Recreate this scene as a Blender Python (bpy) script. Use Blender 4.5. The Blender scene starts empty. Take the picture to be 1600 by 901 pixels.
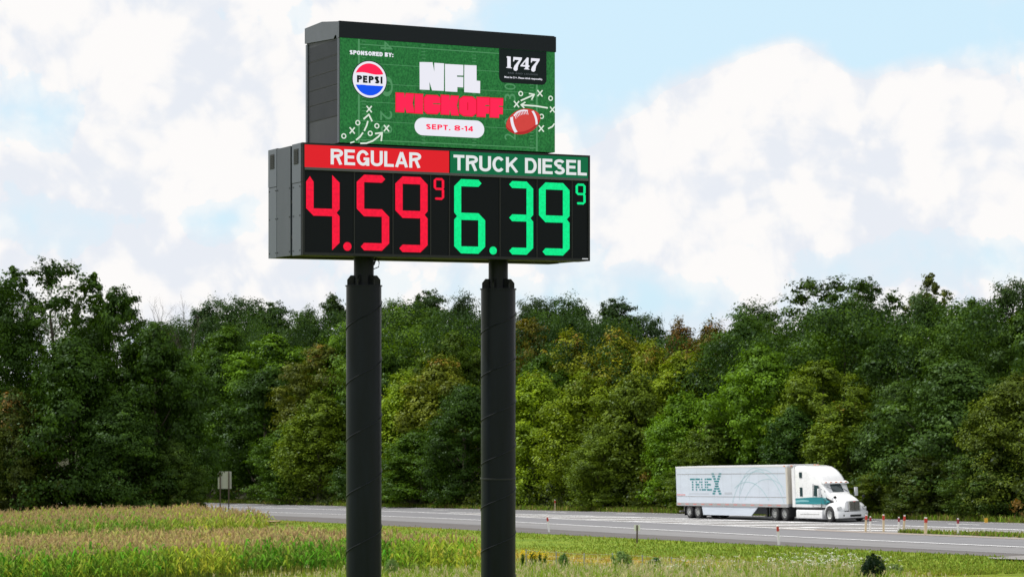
import bpy, bmesh, math, random
import numpy as np
from mathutils import Vector, Matrix

R = math.radians
SC = bpy.context.scene
COL = SC.collection

# ------------------------------------------------------------------ camera
FPX = 3500.0                       # focal length in pixels of a 1600 px wide frame
HY = 560.0                         # row of the horizon in that frame
cam_d = bpy.data.cameras.new("camera")
cam = bpy.data.objects.new("camera", cam_d); COL.objects.link(cam)
cam.location = (0, 0, 0); cam.rotation_euler = (R(90), 0, 0)
cam_d.sensor_width = 36.0; cam_d.lens = FPX / 1600 * 36
cam_d.shift_y = (HY - 450.5) / 1600
cam_d.clip_start = 0.5; cam_d.clip_end = 6000
cam_d.dof.use_dof = True; cam_d.dof.focus_distance = 52.0; cam_d.dof.aperture_fstop = 3.2
SC.camera = cam

# ------------------------------------------------------------------ sun and sky
SUN_EL, SUN_AZ = 55.0, -70.0       # azimuth from +Y (view direction) towards +X
sd = Vector((math.sin(R(SUN_AZ)) * math.cos(R(SUN_EL)), math.cos(R(SUN_AZ)) * math.cos(R(SUN_EL)), math.sin(R(SUN_EL))))
sun_d = bpy.data.lights.new("sun", 'SUN'); sun_d.energy = 4.2; sun_d.angle = R(2.5); sun_d.color = (1.0, 0.95, 0.87)
sun = bpy.data.objects.new("sun", sun_d); COL.objects.link(sun)
sun.rotation_euler = sd.to_track_quat('Z', 'Y').to_euler(); sun.location = sd * 300

SC.view_settings.view_transform = 'Standard'; SC.view_settings.look = 'None'
SC.view_settings.exposure = 0.0; SC.view_settings.gamma = 1.0
SC.view_settings.use_curve_mapping = False

world = bpy.data.worlds.new("World"); SC.world = world; world.use_nodes = True

class NT:
    """tiny helper to write node trees as expressions"""
    def __init__(s, nt): s.t = nt; s.n = nt.nodes; s.l = nt.links
    def new(s, typ, **kw):
        n = s.n.new(typ)
        for k, v in kw.items(): setattr(n, k, v)
        return n
    def put(s, sock, v):
        if isinstance(v, bpy.types.NodeSocket): s.l.new(v, sock)
        else: sock.default_value = v
    def m(s, op, a, b=0.0, c=None, clamp=False):
        n = s.n.new('ShaderNodeMath'); n.operation = op; n.use_clamp = clamp
        s.put(n.inputs[0], a); s.put(n.inputs[1], b)
        if c is not None: s.put(n.inputs[2], c)
        return n.outputs[0]
    def vm(s, op, a, b=None):
        n = s.n.new('ShaderNodeVectorMath'); n.operation = op
        s.put(n.inputs[0], a)
        if b is not None: s.put(n.inputs[1], b)
        return n.outputs['Value'] if op in ('DOT_PRODUCT', 'LENGTH') else n.outputs[0]
    def mix(s, f, a, b, blend='MIX'):
        n = s.n.new('ShaderNodeMix'); n.data_type = 'RGBA'; n.blend_type = blend
        s.put(n.inputs[0], f); s.put(n.inputs[6], a); s.put(n.inputs[7], b)
        return n.outputs[2]
    def noise(s, vec, scale, detail=4, rough=.55, dist=0.0):
        n = s.n.new('ShaderNodeTexNoise'); s.put(n.inputs['Vector'], vec)
        n.inputs['Scale'].default_value = scale; n.inputs['Detail'].default_value = detail
        n.inputs['Roughness'].default_value = rough; n.inputs['Distortion'].default_value = dist
        return n.outputs['Fac']
    def ss(s, v, a, b):
        n = s.n.new('ShaderNodeMapRange'); n.interpolation_type = 'SMOOTHSTEP'
        s.put(n.inputs[0], v); s.put(n.inputs[1], a); s.put(n.inputs[2], b)
        return n.outputs[0]

def sky_world():
    g = NT(world.node_tree); g.n.clear()
    out = g.new('ShaderNodeOutputWorld'); bg = g.new('ShaderNodeBackground')
    sky = g.new('ShaderNodeTexSky', sky_type='NISHITA'); sky.sun_disc = False
    sky.sun_elevation = R(SUN_EL); sky.sun_rotation = R(SUN_AZ)
    sky.air_density = 1.0; sky.dust_density = 1.2; sky.ozone_density = 1.0
    d = g.new('ShaderNodeTexCoord').outputs['Generated']
    def blob(x, y, rx, ry, w):                      # soft blob on the sky dome round a direction
        c = Vector(((x - 800) / FPX, 1.0, (HY - y) / FPX)).normalized()
        q = g.vm('MULTIPLY', g.vm('SUBTRACT', d, tuple(c)), (FPX / rx, FPX / rx, FPX / ry))
        e = g.m('POWER', 2.718, g.m('MULTIPLY', g.vm('DOT_PRODUCT', q, q), -1.0))
        return g.m('MULTIPLY', e, w)
    def add(*v):
        r = v[0]
        for k in v[1:]: r = g.m('ADD', r, k)
        return r
    # clear gaps and cumulus banks
    field = add(
        blob(1130, 20, 300, 80, -1.5), blob(930, 100, 170, 95, -1.5), blob(1500, 40, 260, 65, -1.4), blob(1340, 80, 60, 45, -1.0), blob(930, 180, 70, 60, -.5),
        blob(1240, 112, 66, 60, 2.1), blob(1165, 160, 70, 60, 1.2), blob(1090, 185, 80, 70, 1.2), blob(985, 232, 70, 42, .9), blob(1420, 175, 105, 60, 1.5),
        blob(1560, 235, 90, 55, .7), blob(1150, 265, 160, 50, .5), blob(1350, 290, 200, 60, .3), blob(1180, 330, 90, 50, .35), blob(1020, 330, 120, 50, .25),
        blob(60, 190, 120, 75, -.75), blob(330, 345, 60, 34, -.75), blob(60, 350, 120, 50, -.8), blob(640, 450, 140, 36, -.55), blob(20, 80, 90, 40, -.2),
        blob(990, 470, 190, 40, -1.0), blob(440, 30, 160, 32, -.6), blob(250, 90, 200, 80, .7), blob(200, 250, 170, 60, .65), blob(60, 30, 120, 50, .4), blob(1480, 410, 160, 40, -.55), blob(230, 420, 150, 60, .5), blob(380, 120, 60, 70, -.35))
    n1 = g.noise(d, 22, 8, .58, .25); n2 = g.noise(g.vm('ADD', d, (3.1, 1.7, .4)), 58, 7, .6, .3)
    nv = g.new('ShaderNodeTexNoise'); g.put(nv.inputs['Vector'], d); nv.inputs['Scale'].default_value = 60; nv.inputs['Detail'].default_value = 4
    wv = g.new('ShaderNodeVectorMath', operation='SCALE'); g.put(wv.inputs[0], nv.outputs['Color']); wv.inputs[3].default_value = .022
    def puff(sc):                                   # rounded billows
        v = g.new('ShaderNodeTexVoronoi'); v.feature = 'SMOOTH_F1'; v.inputs['Scale'].default_value = sc; v.inputs['Smoothness'].default_value = .35
        g.put(v.inputs['Vector'], g.vm('ADD', d, wv.outputs[0])); return g.m('SUBTRACT', .5, v.outputs['Distance'])
    p1, p2 = puff(34), puff(85)
    dens = add(field, g.m('MULTIPLY', g.m('SUBTRACT', n1, .5), 1.7), g.m('MULTIPLY', g.m('SUBTRACT', n2, .5), 1.0), g.m('MULTIPLY', p1, .75), g.m('MULTIPLY', p2, .35), .40)
    crisp = g.ss(dens, -.06, .20); thin = g.m('MULTIPLY', g.ss(dens, -.95, .15), .72)
    fac = g.m('MAXIMUM', crisp, thin)
    # light and grey within the clouds
    n3 = g.noise(g.vm('ADD', d, (.5, .2, 5.0)), 24, 7, .6, .5)
    sh = g.ss(add(n3, g.m('MULTIPLY', p1, .38), g.m('MULTIPLY', p2, .24), g.m('MULTIPLY', dens, .05)), .36, .62)
    K = 10.0                                       # background strength is .1
    cloud = g.mix(sh, (.815 * K, .85 * K, .915 * K, 1), (.985 * K, .968 * K, .958 * K, 1))
    blue = g.mix(.86, sky.outputs[0], (.69 * K, .92 * K, 1.06 * K, 1))
    col = g.mix(fac, blue, cloud)
    g.put(bg.inputs[0], col); bg.inputs[1].default_value = 0.1
    g.l.new(bg.outputs[0], out.inputs[0])
sky_world()

# ------------------------------------------------------------------ materials
MATS = {}
def mat(name, col, rough=.6, metal=0.0, var=0.0, vscale=3.0, bump=0.0, bscale=20.0, spec=.5, emit=0.0, coat=0.0, streak=None):
    if name in MATS: return MATS[name]
    m = bpy.data.materials.new(name); m.use_nodes = True; g = NT(m.node_tree)
    p = g.n['Principled BSDF']; c4 = (*col, 1)
    p.inputs['Roughness'].default_value = rough; p.inputs['Metallic'].default_value = metal
    p.inputs['Specular IOR Level'].default_value = spec; p.inputs['Coat Weight'].default_value = coat
    oc = g.new('ShaderNodeTexCoord').outputs['Object']
    base = c4
    if var:
        v = oc if streak is None else g.vm('MULTIPLY', oc, streak)
        f = g.noise(v, vscale, 6, .65)
        k = g.m('ADD', g.m('MULTIPLY', g.m('SUBTRACT', f, .5), var * 2), 1.0)
        cc = g.new('ShaderNodeCombineColor')
        for i in range(3): g.put(cc.inputs[i], g.m('MULTIPLY', k, col[i]))
        base = cc.outputs[0]
        g.put(p.inputs['Roughness'], g.m('ADD', g.m('MULTIPLY', f, .25), rough - .12, clamp=True))
    if emit:
        p.inputs['Base Color'].default_value = (.01, .01, .01, 1)
        g.put(p.inputs['Emission Color'], base); p.inputs['Emission Strength'].default_value = emit
        p.inputs['Specular IOR Level'].default_value = .04
    else: g.put(p.inputs['Base Color'], base)
    if bump:
        b = g.new('ShaderNodeBump'); b.inputs['Strength'].default_value = bump; b.inputs['Distance'].default_value = .02
        g.put(b.inputs['Height'], g.noise(oc, bscale, 5, .6)); g.put(p.inputs['Normal'], b.outputs[0])
    MATS[name] = m; return m

def leaf_mat(name, kinds=None):
    """foliage: object colour tints it, face attributes vary it; alpha of the object colour = share of turned leaves"""
    m = bpy.data.materials.new(name); m.use_nodes = True; g = NT(m.node_tree); g.n.clear()
    out = g.new('ShaderNodeOutputMaterial')
    oi = g.new('ShaderNodeObjectInfo')
    av = g.new('ShaderNodeAttribute'); av.attribute_name = 'v'
    ac = g.new('ShaderNodeAttribute'); ac.attribute_name = 'acc'
    v = av.outputs['Fac']
    br = g.m('ADD', g.m('MULTIPLY', v, 1.35), .30)
    base = g.vm('MULTIPLY', oi.outputs['Color'], (1, 1, 1))
    sc = g.new('ShaderNodeVectorMath', operation='SCALE'); g.put(sc.inputs[0], base); g.put(sc.inputs[3], br)
    warm = g.vm('MULTIPLY', sc.outputs[0], (1.35, 1.2, .6))
    c = g.mix(g.ss(v, .45, 1.0), sc.outputs[0], warm)
    thr = g.m('SUBTRACT', 1.0, oi.outputs['Alpha'])
    turned = g.mix(v, (.30, .12, .035, 1), (.42, .24, .05, 1))
    c = g.mix(g.m('MULTIPLY', g.ss(ac.outputs['Fac'], thr, g.m('ADD', thr, .12)), .7), c, turned)
    df = g.new('ShaderNodeBsdfDiffuse'); tr = g.new('ShaderNodeBsdfTranslucent'); gl = g.new('ShaderNodeBsdfGlossy')
    g.put(df.inputs[0], c); g.put(tr.inputs[0], g.vm('MULTIPLY', c, (1.25, 1.25, .5)))
    gl.inputs['Roughness'].default_value = .45; g.put(gl.inputs[0], (.8, .9, 1, 1))
    m1 = g.new('ShaderNodeMixShader'); m1.inputs[0].default_value = .25
    g.l.new(df.outputs[0], m1.inputs[1]); g.l.new(tr.outputs[0], m1.inputs[2])
    m2 = g.new('ShaderNodeMixShader'); m2.inputs[0].default_value = .010
    g.l.new(m1.outputs[0], m2.inputs[1]); g.l.new(gl.outputs[0], m2.inputs[2])
    g.l.new(m2.outputs[0], out.inputs[0])
    return m

def col_mat(name, trans=.35, attr='col'):
    """plants whose colour is a face attribute (stalks, leaves, tassels)"""
    m = bpy.data.materials.new(name); m.use_nodes = True; g = NT(m.node_tree); g.n.clear()
    out = g.new('ShaderNodeOutputMaterial'); a = g.new('ShaderNodeAttribute'); a.attribute_name = attr
    df = g.new('ShaderNodeBsdfDiffuse'); tr = g.new('ShaderNodeBsdfTranslucent')
    g.put(df.inputs[0], a.outputs['Color']); g.put(tr.inputs[0], a.outputs['Color'])
    m1 = g.new('ShaderNodeMixShader'); m1.inputs[0].default_value = trans
    g.l.new(df.outputs[0], m1.inputs[1]); g.l.new(tr.outputs[0], m1.inputs[2]); g.l.new(m1.outputs[0], out.inputs[0])
    return m

# ------------------------------------------------------------------ object helpers
def tag(o, label=None, cat=None, group=None, kind=None):
    if label: o['label'] = label
    if cat: o['category'] = cat
    if group: o['group'] = group
    if kind: o['kind'] = kind
    return o
def empty(name, loc, rz=0.0):
    o = bpy.data.objects.new(name, None); COL.objects.link(o); o.location = loc; o.rotation_euler = (0, 0, rz)
    o.empty_display_size = .3
    return o
def link(name, me, m=None, parent=None):
    o = bpy.data.objects.new(name, me); COL.objects.link(o)
    if m is not None and not me.materials: me.materials.append(m)
    if parent is not None: o.parent = parent
    return o
class MB:
    """collects solid shapes into one mesh"""
    def __init__(s): s.bm = bmesh.new()
    def box(s, c, size, rot=None, bev=0.0):
        r = bmesh.ops.create_cube(s.bm, size=1.0); vs = r['verts']
        bmesh.ops.scale(s.bm, vec=size, verts=vs)
        if bev:
            es = list({e for v in vs for e in v.link_edges})
            b = bmesh.ops.bevel(s.bm, geom=es, offset=bev, segments=2, profile=.6, affect='EDGES'); vs = list({v for f in b['faces'] for v in f.verts} | {v for v in vs if v.is_valid})
        if rot is not None: bmesh.ops.rotate(s.bm, cent=(0, 0, 0), matrix=rot, verts=vs)
        bmesh.ops.translate(s.bm, vec=c, verts=vs); return s
    def box2(s, a, b, bev=0.0):
        c = [(a[i] + b[i]) / 2 for i in range(3)]; z = [abs(b[i] - a[i]) for i in range(3)]
        return s.box(c, z, None, bev)
    def tube(s, pts, rad, n=10, caps=True):
        pts = [Vector(p) for p in pts]
        if not isinstance(rad, (list, tuple)): rad = [rad] * len(pts)
        rings = []
        for i, p in enumerate(pts):
            d = (pts[min(i + 1, len(pts) - 1)] - pts[max(i - 1, 0)]).normalized()
            up = Vector((0, 0, 1)) if abs(d.z) < .9 else Vector((1, 0, 0))
            a = d.cross(up).normalized(); b = d.cross(a).normalized()
            rings.append([s.bm.verts.new(p + (a * math.cos(2 * math.pi * k / n) + b * math.sin(2 * math.pi * k / n)) * rad[i]) for k in range(n)])
        for r0, r1 in zip(rings, rings[1:]):
            for k in range(n): s.bm.faces.new((r0[k], r0[(k + 1) % n], r1[(k + 1) % n], r1[k]))
        if caps: s.bm.faces.new(rings[0][::-1]); s.bm.faces.new(rings[-1])
        return s
    def rings(s, rr, caps=True):
        vs = [[s.bm.verts.new(p) for p in r] for r in rr]; n = len(rr[0])
        for r0, r1 in zip(vs, vs[1:]):
            for k in range(n): s.bm.faces.new((r0[k], r0[(k + 1) % n], r1[(k + 1) % n], r1[k]))
        if caps: s.bm.faces.new(vs[0][::-1]); s.bm.faces.new(vs[-1])
        return s
    def prism(s, pts, f0, f1):
        """pts: 2-D outline; f0/f1 map (a,b) to 3-D back and front"""
        a = [s.bm.verts.new(f0(*p)) for p in pts]; b = [s.bm.verts.new(f1(*p)) for p in pts]; n = len(pts)
        fs = [s.bm.faces.new(b), s.bm.faces.new(a[::-1])]
        for k in range(n): s.bm.faces.new((a[k], a[(k + 1) % n], b[(k + 1) % n], b[k]))
        for f in fs: f.normal_update()
        if n > 4: bmesh.ops.triangulate(s.bm, faces=fs, ngon_method='EAR_CLIP')
        return s
    def face(s, pts): s.bm.faces.new([s.bm.verts.new(p) for p in pts]); return s
    def lathe(s, prof, c, axis='y', n=24):
        rr = []
        for k in range(n):
            a = 2 * math.pi * k / n; ring = []
            for (r, h) in prof:
                u, v = r * math.cos(a), r * math.sin(a)
                p = {'y': (u, h, v), 'z': (u, v, h), 'x': (h, u, v)}[axis]
                ring.append(s.bm.verts.new((p[0] + c[0], p[1] + c[1], p[2] + c[2])))
            rr.append(ring)
        m = len(prof)
        for k in range(n):
            for i in range(m - 1): s.bm.faces.new((rr[k][i], rr[k][i + 1], rr[(k + 1) % n][i + 1], rr[(k + 1) % n][i]))
        return s
    def build(s, name, m, parent=None, smooth=False, ang=40):
        bmesh.ops.recalc_face_normals(s.bm, faces=s.bm.faces)
        me = bpy.data.meshes.new(name); s.bm.to_mesh(me); s.bm.free()
        if smooth:
            me.polygons.foreach_set('use_smooth', [True] * len(me.polygons))
            try: me.set_sharp_from_angle(angle=R(ang))
            except Exception: pass
        return link(name, me, m, parent)

    def build_each(s, name, m, parent=None, smooth=False):
        """one object for every separate piece"""
        seen = set(); groups = []
        for v in s.bm.verts:
            if v in seen: continue
            st = [v]; seen.add(v); g = []
            while st:
                a = st.pop(); g.append(a)
                for e in a.link_edges:
                    b = e.other_vert(a)
                    if b not in seen: seen.add(b); st.append(b)
            groups.append(g)
        bmesh.ops.recalc_face_normals(s.bm, faces=s.bm.faces)
        for g in groups:
            idx = {v: i for i, v in enumerate(g)}; fs = {f for v in g for f in v.link_faces}
            me = bpy.data.meshes.new(name); me.from_pydata([tuple(v.co) for v in g], [], [[idx[v] for v in f.verts] for f in fs])
            if smooth: me.polygons.foreach_set('use_smooth', [True] * len(me.polygons))
            link(name, me, m, parent)
        s.bm.free()

def np_mesh(name, V, Q, attrs=None, cattrs=None, k=4):
    V = np.asarray(V, dtype=np.float32).reshape(-1, 3); Q = np.asarray(Q, dtype=np.int32).reshape(-1, k)
    me = bpy.data.meshes.new(name)
    me.vertices.add(len(V)); me.vertices.foreach_set('co', V.ravel())
    me.loops.add(Q.size); me.loops.foreach_set('vertex_index', Q.ravel())
    me.polygons.add(len(Q)); me.polygons.foreach_set('loop_start', np.arange(0, Q.size, k, dtype=np.int32))
    me.update(calc_edges=True)
    for nm, a in (attrs or {}).items():
        at = me.attributes.new(nm, 'FLOAT', 'FACE'); at.data.foreach_set('value', np.asarray(a, dtype=np.float32))
    for nm, a in (cattrs or {}).items():
        at = me.attributes.new(nm, 'FLOAT_COLOR', 'FACE')
        c = np.ones((len(Q), 4), dtype=np.float32); c[:, :3] = a; at.data.foreach_set('color', c.ravel())
    return me
def unit(v): return v / (np.linalg.norm(v, axis=-1, keepdims=True) + 1e-9)
def cards(C, N, s, asp, rng):
    """leaf shaped cards at C facing N"""
    n = len(C); N = unit(N); t = unit(np.cross(N, rng.normal(size=(n, 3)))); b = np.cross(N, t)
    s = np.broadcast_to(np.asarray(s), (n,))[:, None]
    V = np.stack([C + t * s, C + b * s * asp + N * s * .15, C - t * s, C - b * s * asp + N * s * .15], 1)
    return V.reshape(-1, 3), np.arange(n * 4).reshape(-1, 4)

# ------------------------------------------------------------------ terrain: a gentle slope falling away from the viewer
GA, GB, GC = 5.36, .031, -.042
def plane(X, Y): return -GA + GB * X + GC * Y
def sstep(v, a, b):
    t = np.clip((v - a) / (b - a), 0, 1); return t * t * (3 - 2 * t)
def ground(X, Y):
    Xc = np.clip(X, -230, 160); Yc = np.minimum(Y, 430)
    z = plane(Xc, Yc)
    return z + (-1.7 - z) * (1 - sstep(Y, 9.0, 38.0)) * (1 - sstep(np.abs(X), 30, 60))
def onground(px, py):
    """the ground point that stands at a row and column of the reference view"""
    vy = 707 - GB * (px - 800); D = FPX * GA / (py - vy); return ((px - 800) * D / FPX, D)
ANG = R(23.0); RD = (math.sin(ANG), -math.cos(ANG)); RN = (math.cos(ANG), math.sin(ANG)); R0 = (.49, 171.6)
def road_xy(s, t): return (R0[0] + RD[0] * s + RN[0] * t, R0[1] + RD[1] * s + RN[1] * t)
def road_st(X, Y):
    X = X - R0[0]; Y = Y - R0[1]; return X * RD[0] + Y * RD[1], X * RN[0] + Y * RN[1]
SS = np.array([-230, -150, -108, -87, -63, -45, -27, -13, 0, 12, 23, 35, 45, 55, 75, 140.])
def curve(*kv):
    ks = np.array(kv[0::2], float); vs = np.array(kv[1::2], float)
    def f(s):
        return sum(np.interp(s + o, ks, vs) for o in (-9, -6, -3, 0, 3, 6, 9)) / 7
    return f
c_grass = curve(-230, -14, -150, -10.5, -87, -7.6, -62, -7.6, -35, -8.6, 0, -8.4, 40, -8.4, 75, -7.8, 140, -7.8)
c_pave = curve(-230, -12, -150, -8, -87, -5.6, -72, -4.9, -33, -3.7, 0, -4.0, 32, -5.4, 60, -6, 140, -6)
c_near = curve(-230, -9.5, -150, -5, -87, -1.6, -45, .5, -13, .8, 0, .1, 23, -1.2, 45, -2.4, 140, -2.4)
c_second = curve(-230, -3.5, -150, 1, -108, 4.0, -63, 6.6, -42, 7.0, -20, 6.2, -8, 5.1, 20, 4.6, 40, 3.5, 55, 3.0, 140, 3.0)
c_upper = curve(-230, -3.5, -150, 1.0, -108, 4.0, -63, 6.7, -42, 7.6, -20, 8.9, 10, 10.1, 35, 9.8, 50, 9.4, 140, 9.4)
c_dash = curve(-230, .5, -150, 4.7, -108, 7.5, -78, 9.0, -45, 10.9, -20, 12.6, -7, 13.4, 30, 13.3, 45, 12.6, 140, 12.4)
c_far = curve(-230, 5, -150, 9.0, -133, 10.4, -78, 12.0, -43, 13.8, -6, 15.4, 25, 15.7, 44, 15.2, 140, 15.0)

def terrain():
    xs = np.concatenate([[-1500, -900, -500, -300], np.arange(-200, 150.1, 1.25), [220, 400, 800, 1500]])
    ys = np.concatenate([[-300, -100, -30], np.arange(0, 330, 1.25), [345, 370, 400, 440, 500, 700, 1200, 2500]])
    X, Y = np.meshgrid(xs, ys); Z = ground(X, Y)
    s, t = road_st(X, Y)
    rng = np.random.default_rng(5)
    def wob(f, a, seed):
        r = np.random.default_rng(seed); o = 0
        for i in range(7):
            th = r.uniform(0, 6.28); k = f * r.uniform(.6, 1.7); o = o + np.sin(X * math.cos(th) * k + Y * math.sin(th) * k + r.uniform(0, 6.28))
        return a * o / 3
    offroad = sstep(c_grass(s) - t, 2, 8)
    Z = Z + offroad * wob(.25, .07, 3) + sstep(t - c_far(s), 3, 8) * wob(.2, .2, 9) * (Y < 330)
    n_y, n_x = X.shape
    V = np.stack([X, Y, Z], -1).reshape(-1, 3)
    i = np.arange(n_x - 1)[None, :] + np.arange(n_y - 1)[:, None] * n_x
    Q = np.stack([i, i + 1, i + 1 + n_x, i + n_x], -1).reshape(-1, 4)
    # kinds of ground: mown grass, thin dry grass, crop soil, forest floor
    fc = lambda A: ((A[:-1, :-1] + A[1:, 1:]) / 2).ravel()
    dry = wob(.09, .5, 21) + .45 * wob(.5, .5, 22)
    gy = c_grass(s) - t
    strip = np.exp(-((gy - 13 - 2 * wob(.1, .4, 8)) / 3.0) ** 2) + .8 * np.exp(-((gy - 27) / 4.0) ** 2)
    dryness = np.clip(strip * .95 + dry * .35 - .10, 0, 1)
    forest = sstep(t - c_far(s), 2.5, 5.5)
    me = np_mesh('ground', V, Q, attrs={'dry': fc(dryness), 'forest': fc(forest)})
    m = bpy.data.materials.new('grass_ground'); m.use_nodes = True; g = NT(m.node_tree); p = g.n['Principled BSDF']
    oc = g.new('ShaderNodeTexCoord').outputs['Object']
    a1 = g.new('ShaderNodeAttribute'); a1.attribute_name = 'dry'; a2 = g.new('ShaderNodeAttribute'); a2.attribute_name = 'forest'
    f1 = g.noise(oc, .35, 6, .6); f2 = g.noise(oc, 5, 6, .7)
    green = g.mix(g.ss(f1, .35, .65), (.13, .205, .022, 1), (.20, .265, .03, 1))
    green = g.mix(g.m('MULTIPLY', g.ss(f2, .45, .7), .5), green, (.08, .15, .015, 1))
    c = g.mix(g.m('MULTIPLY', a1.outputs['Fac'], g.ss(f2, .3, .55)), green, (.40, .27, .07, 1))
    c = g.mix(a2.outputs['Fac'], c, (.03, .032, .014, 1))
    g.put(p.inputs['Base Color'], c); p.inputs['Roughness'].default_value = .95; p.inputs['Specular IOR Level'].default_value = .1
    b = g.new('ShaderNodeBump'); b.inputs['Strength'].default_value = .8; b.inputs['Distance'].default_value = .12
    g.put(b.inputs['Height'], f2); g.put(p.inputs['Normal'], b.outputs[0])
    o = link('ground', me, m); me.polygons.foreach_set('use_smooth', [True] * len(me.polygons)); tag(o, kind='structure')
terrain()

# ------------------------------------------------------------------ highway
def ribbon(name, fa, fb, s0, s1, h, m, ds=2.5, mb=None, skirt=0.0):
    n = max(2, int(abs(s1 - s0) / ds) + 1); own = mb is None; mb = mb or MB(); pa = pb = None
    for s in np.linspace(s0, s1, n):
        ta = fa(s) if callable(fa) else fa; tb = fb(s) if callable(fb) else fb
        xa, ya = road_xy(s, ta); xb, yb = road_xy(s, tb)
        a = mb.bm.verts.new((xa, ya, plane(xa, ya) + h)); b = mb.bm.verts.new((xb, yb, plane(xb, yb) + h))
        if pa: mb.bm.faces.new((pa, a, b, pb))
        pa, pb = a, b
    if own:
        o = mb.build(name, m); tag(o, kind='structure'); return o
def asphalt(name, c, tint=(1, 1, 1)):
    m = bpy.data.materials.new(name); m.use_nodes = True; g = NT(m.node_tree); p = g.n['Principled BSDF']
    oc = g.new('ShaderNodeTexCoord').outputs['Object']
    # long wear bands along the lanes plus fine aggregate
    al = g.vm('DOT_PRODUCT', oc, (RD[0], RD[1], 0)); ac = g.vm('DOT_PRODUCT', oc, (RN[0], RN[1], 0))
    cv = g.new('ShaderNodeCombineXYZ'); g.put(cv.inputs[0], g.m('MULTIPLY', al, .03)); g.put(cv.inputs[1], g.m('MULTIPLY', ac, 1.3))
    f1 = g.noise(cv.outputs[0], 1.0, 5, .6); f2 = g.noise(oc, .6, 6, .7); f3 = g.noise(oc, 40, 3, .7)
    k = g.m('ADD', g.m('ADD', g.m('MULTIPLY', f1, .62), g.m('MULTIPLY', f2, .24)), g.m('MULTIPLY', f3, .22))
    k = g.m('ADD', k, .46)
    cc = g.new('ShaderNodeCombineColor')
    for i in range(3): g.put(cc.inputs[i], g.m('MULTIPLY', k, c[i]))
    g.put(p.inputs['Base Color'], cc.outputs[0]); p.inputs['Roughness'].default_value = .85; p.inputs['Specular IOR Level'].default_value = .3
    return m
A_old = asphalt('aged_asphalt', (.170, .172, .184)); A_sh = asphalt('shoulder_asphalt', (.185, .184, .190))
A_grav = asphalt('gravel', (.105, .098, .096)); A_tan = asphalt('worn_tan_shoulder', (.27, .235, .21)); A_med = asphalt('pale_asphalt', (.215, .208, .205))
paint = mat('road_paint', (.74, .75, .77), .7, var=.12, vscale=6)
ribbon('gravel_shoulder', c_grass, lambda s: c_pave(s) + .3, -225, 140, .012, A_grav)
ribbon('paved_shoulder', c_pave, lambda s: c_near(s) + .5, -225, 140, .020, A_sh)
ribbon('road', c_near, c_far, -225, 140, .028, A_old)
ribbon('far_shoulder', lambda s: c_far(s) - .05, lambda s: c_far(s) + 1.0, -225, 140, .016, A_grav)
ribbon('gore_pavement', lambda s: c_second(s) + .2, lambda s: c_upper(s) - .2, -30, 140, .034, A_med)
ribbon('median_edge', lambda s: c_second(s) - .5, lambda s: c_second(s) + .55, 33, 140, .040, A_tan)
def lines():
    mb = MB()
    w = .13
    ribbon('', lambda s: c_near(s) - w, lambda s: c_near(s) + w, -225, 140, .046, None, mb=mb)
    ribbon('', lambda s: c_second(s) - .17, lambda s: c_second(s) + .17, -225, 38, .050, None, mb=mb)
    ribbon('', lambda s: c_upper(s) - .16, lambda s: c_upper(s) + .16, -35, 140, .054, None, mb=mb)
    ribbon('', lambda s: c_far(s) - .5, lambda s: c_far(s) - .36, -225, 140, .046, None, mb=mb)
    for k in range(-18, 12):
        s0 = k * 12.2 + 2.0
        if s0 > -220: ribbon('', lambda s: c_dash(s) - .12, lambda s: c_dash(s) + .12, s0, s0 + 3.6, .046, None, mb=mb, ds=1.2)
    for k in range(9):                               # hatching of the gore
        s0 = -24 + k * 8.0; s1 = s0 + 9
        a, b = float(c_second(s0)) + .35, float(c_upper(s1)) - .35
        if k > 6: b = a + (b - a) * .6
        pts = [(s0, a), (s0 + 1.9, a), (s1 + 1.9, b), (s1, b)]
        mb.face([(lambda q: (q[0], q[1], plane(*q) + .058))(road_xy(*p)) for p in pts])
    pts = [(33.5, 5.1), (37.5, 5.1), (38, 5.7), (34.2, 5.7)]
    mb.face([(lambda q: (q[0], q[1], plane(*q) + .058))(road_xy(*p)) for p in pts])
    tag(mb.build('road_markings', paint), kind='structure')
lines()
# side track and bare patch at the edge of the grass
def patch(name, cx, cy, rx, ry, rot, m, h=.05, n=26, seed=1):
    rng = random.Random(seed); mb = MB(); c = mb.bm.verts.new((cx, cy, float(ground(cx, cy)) + h)); ring = []
    for k in range(n):
        a = 2 * math.pi * k / n; q = 1 + rng.uniform(-.16, .16)
        x = rx * q * math.cos(a); y = ry * q * math.sin(a)
        X = cx + x * math.cos(rot) - y * math.sin(rot); Y = cy + x * math.sin(rot) + y * math.cos(rot)
        ring.append(mb.bm.verts.new((X, Y, float(ground(X, Y)) + h)))
    for k in range(n): mb.bm.faces.new((c, ring[k], ring[(k + 1) % n]))
    tag(mb.build(name, m), kind='structure')
px, py = onground(1612, 874); patch('gravel_track', px, py, 2.0, 1.3, R(-60), A_med, .10, seed=4)
px, py = onground(402, 816); patch('bare_earth', px, py, 1.9, 3.0, 0, mat('bare_earth', (.30, .20, .13), .95, var=.3), .10, seed=6)

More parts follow.
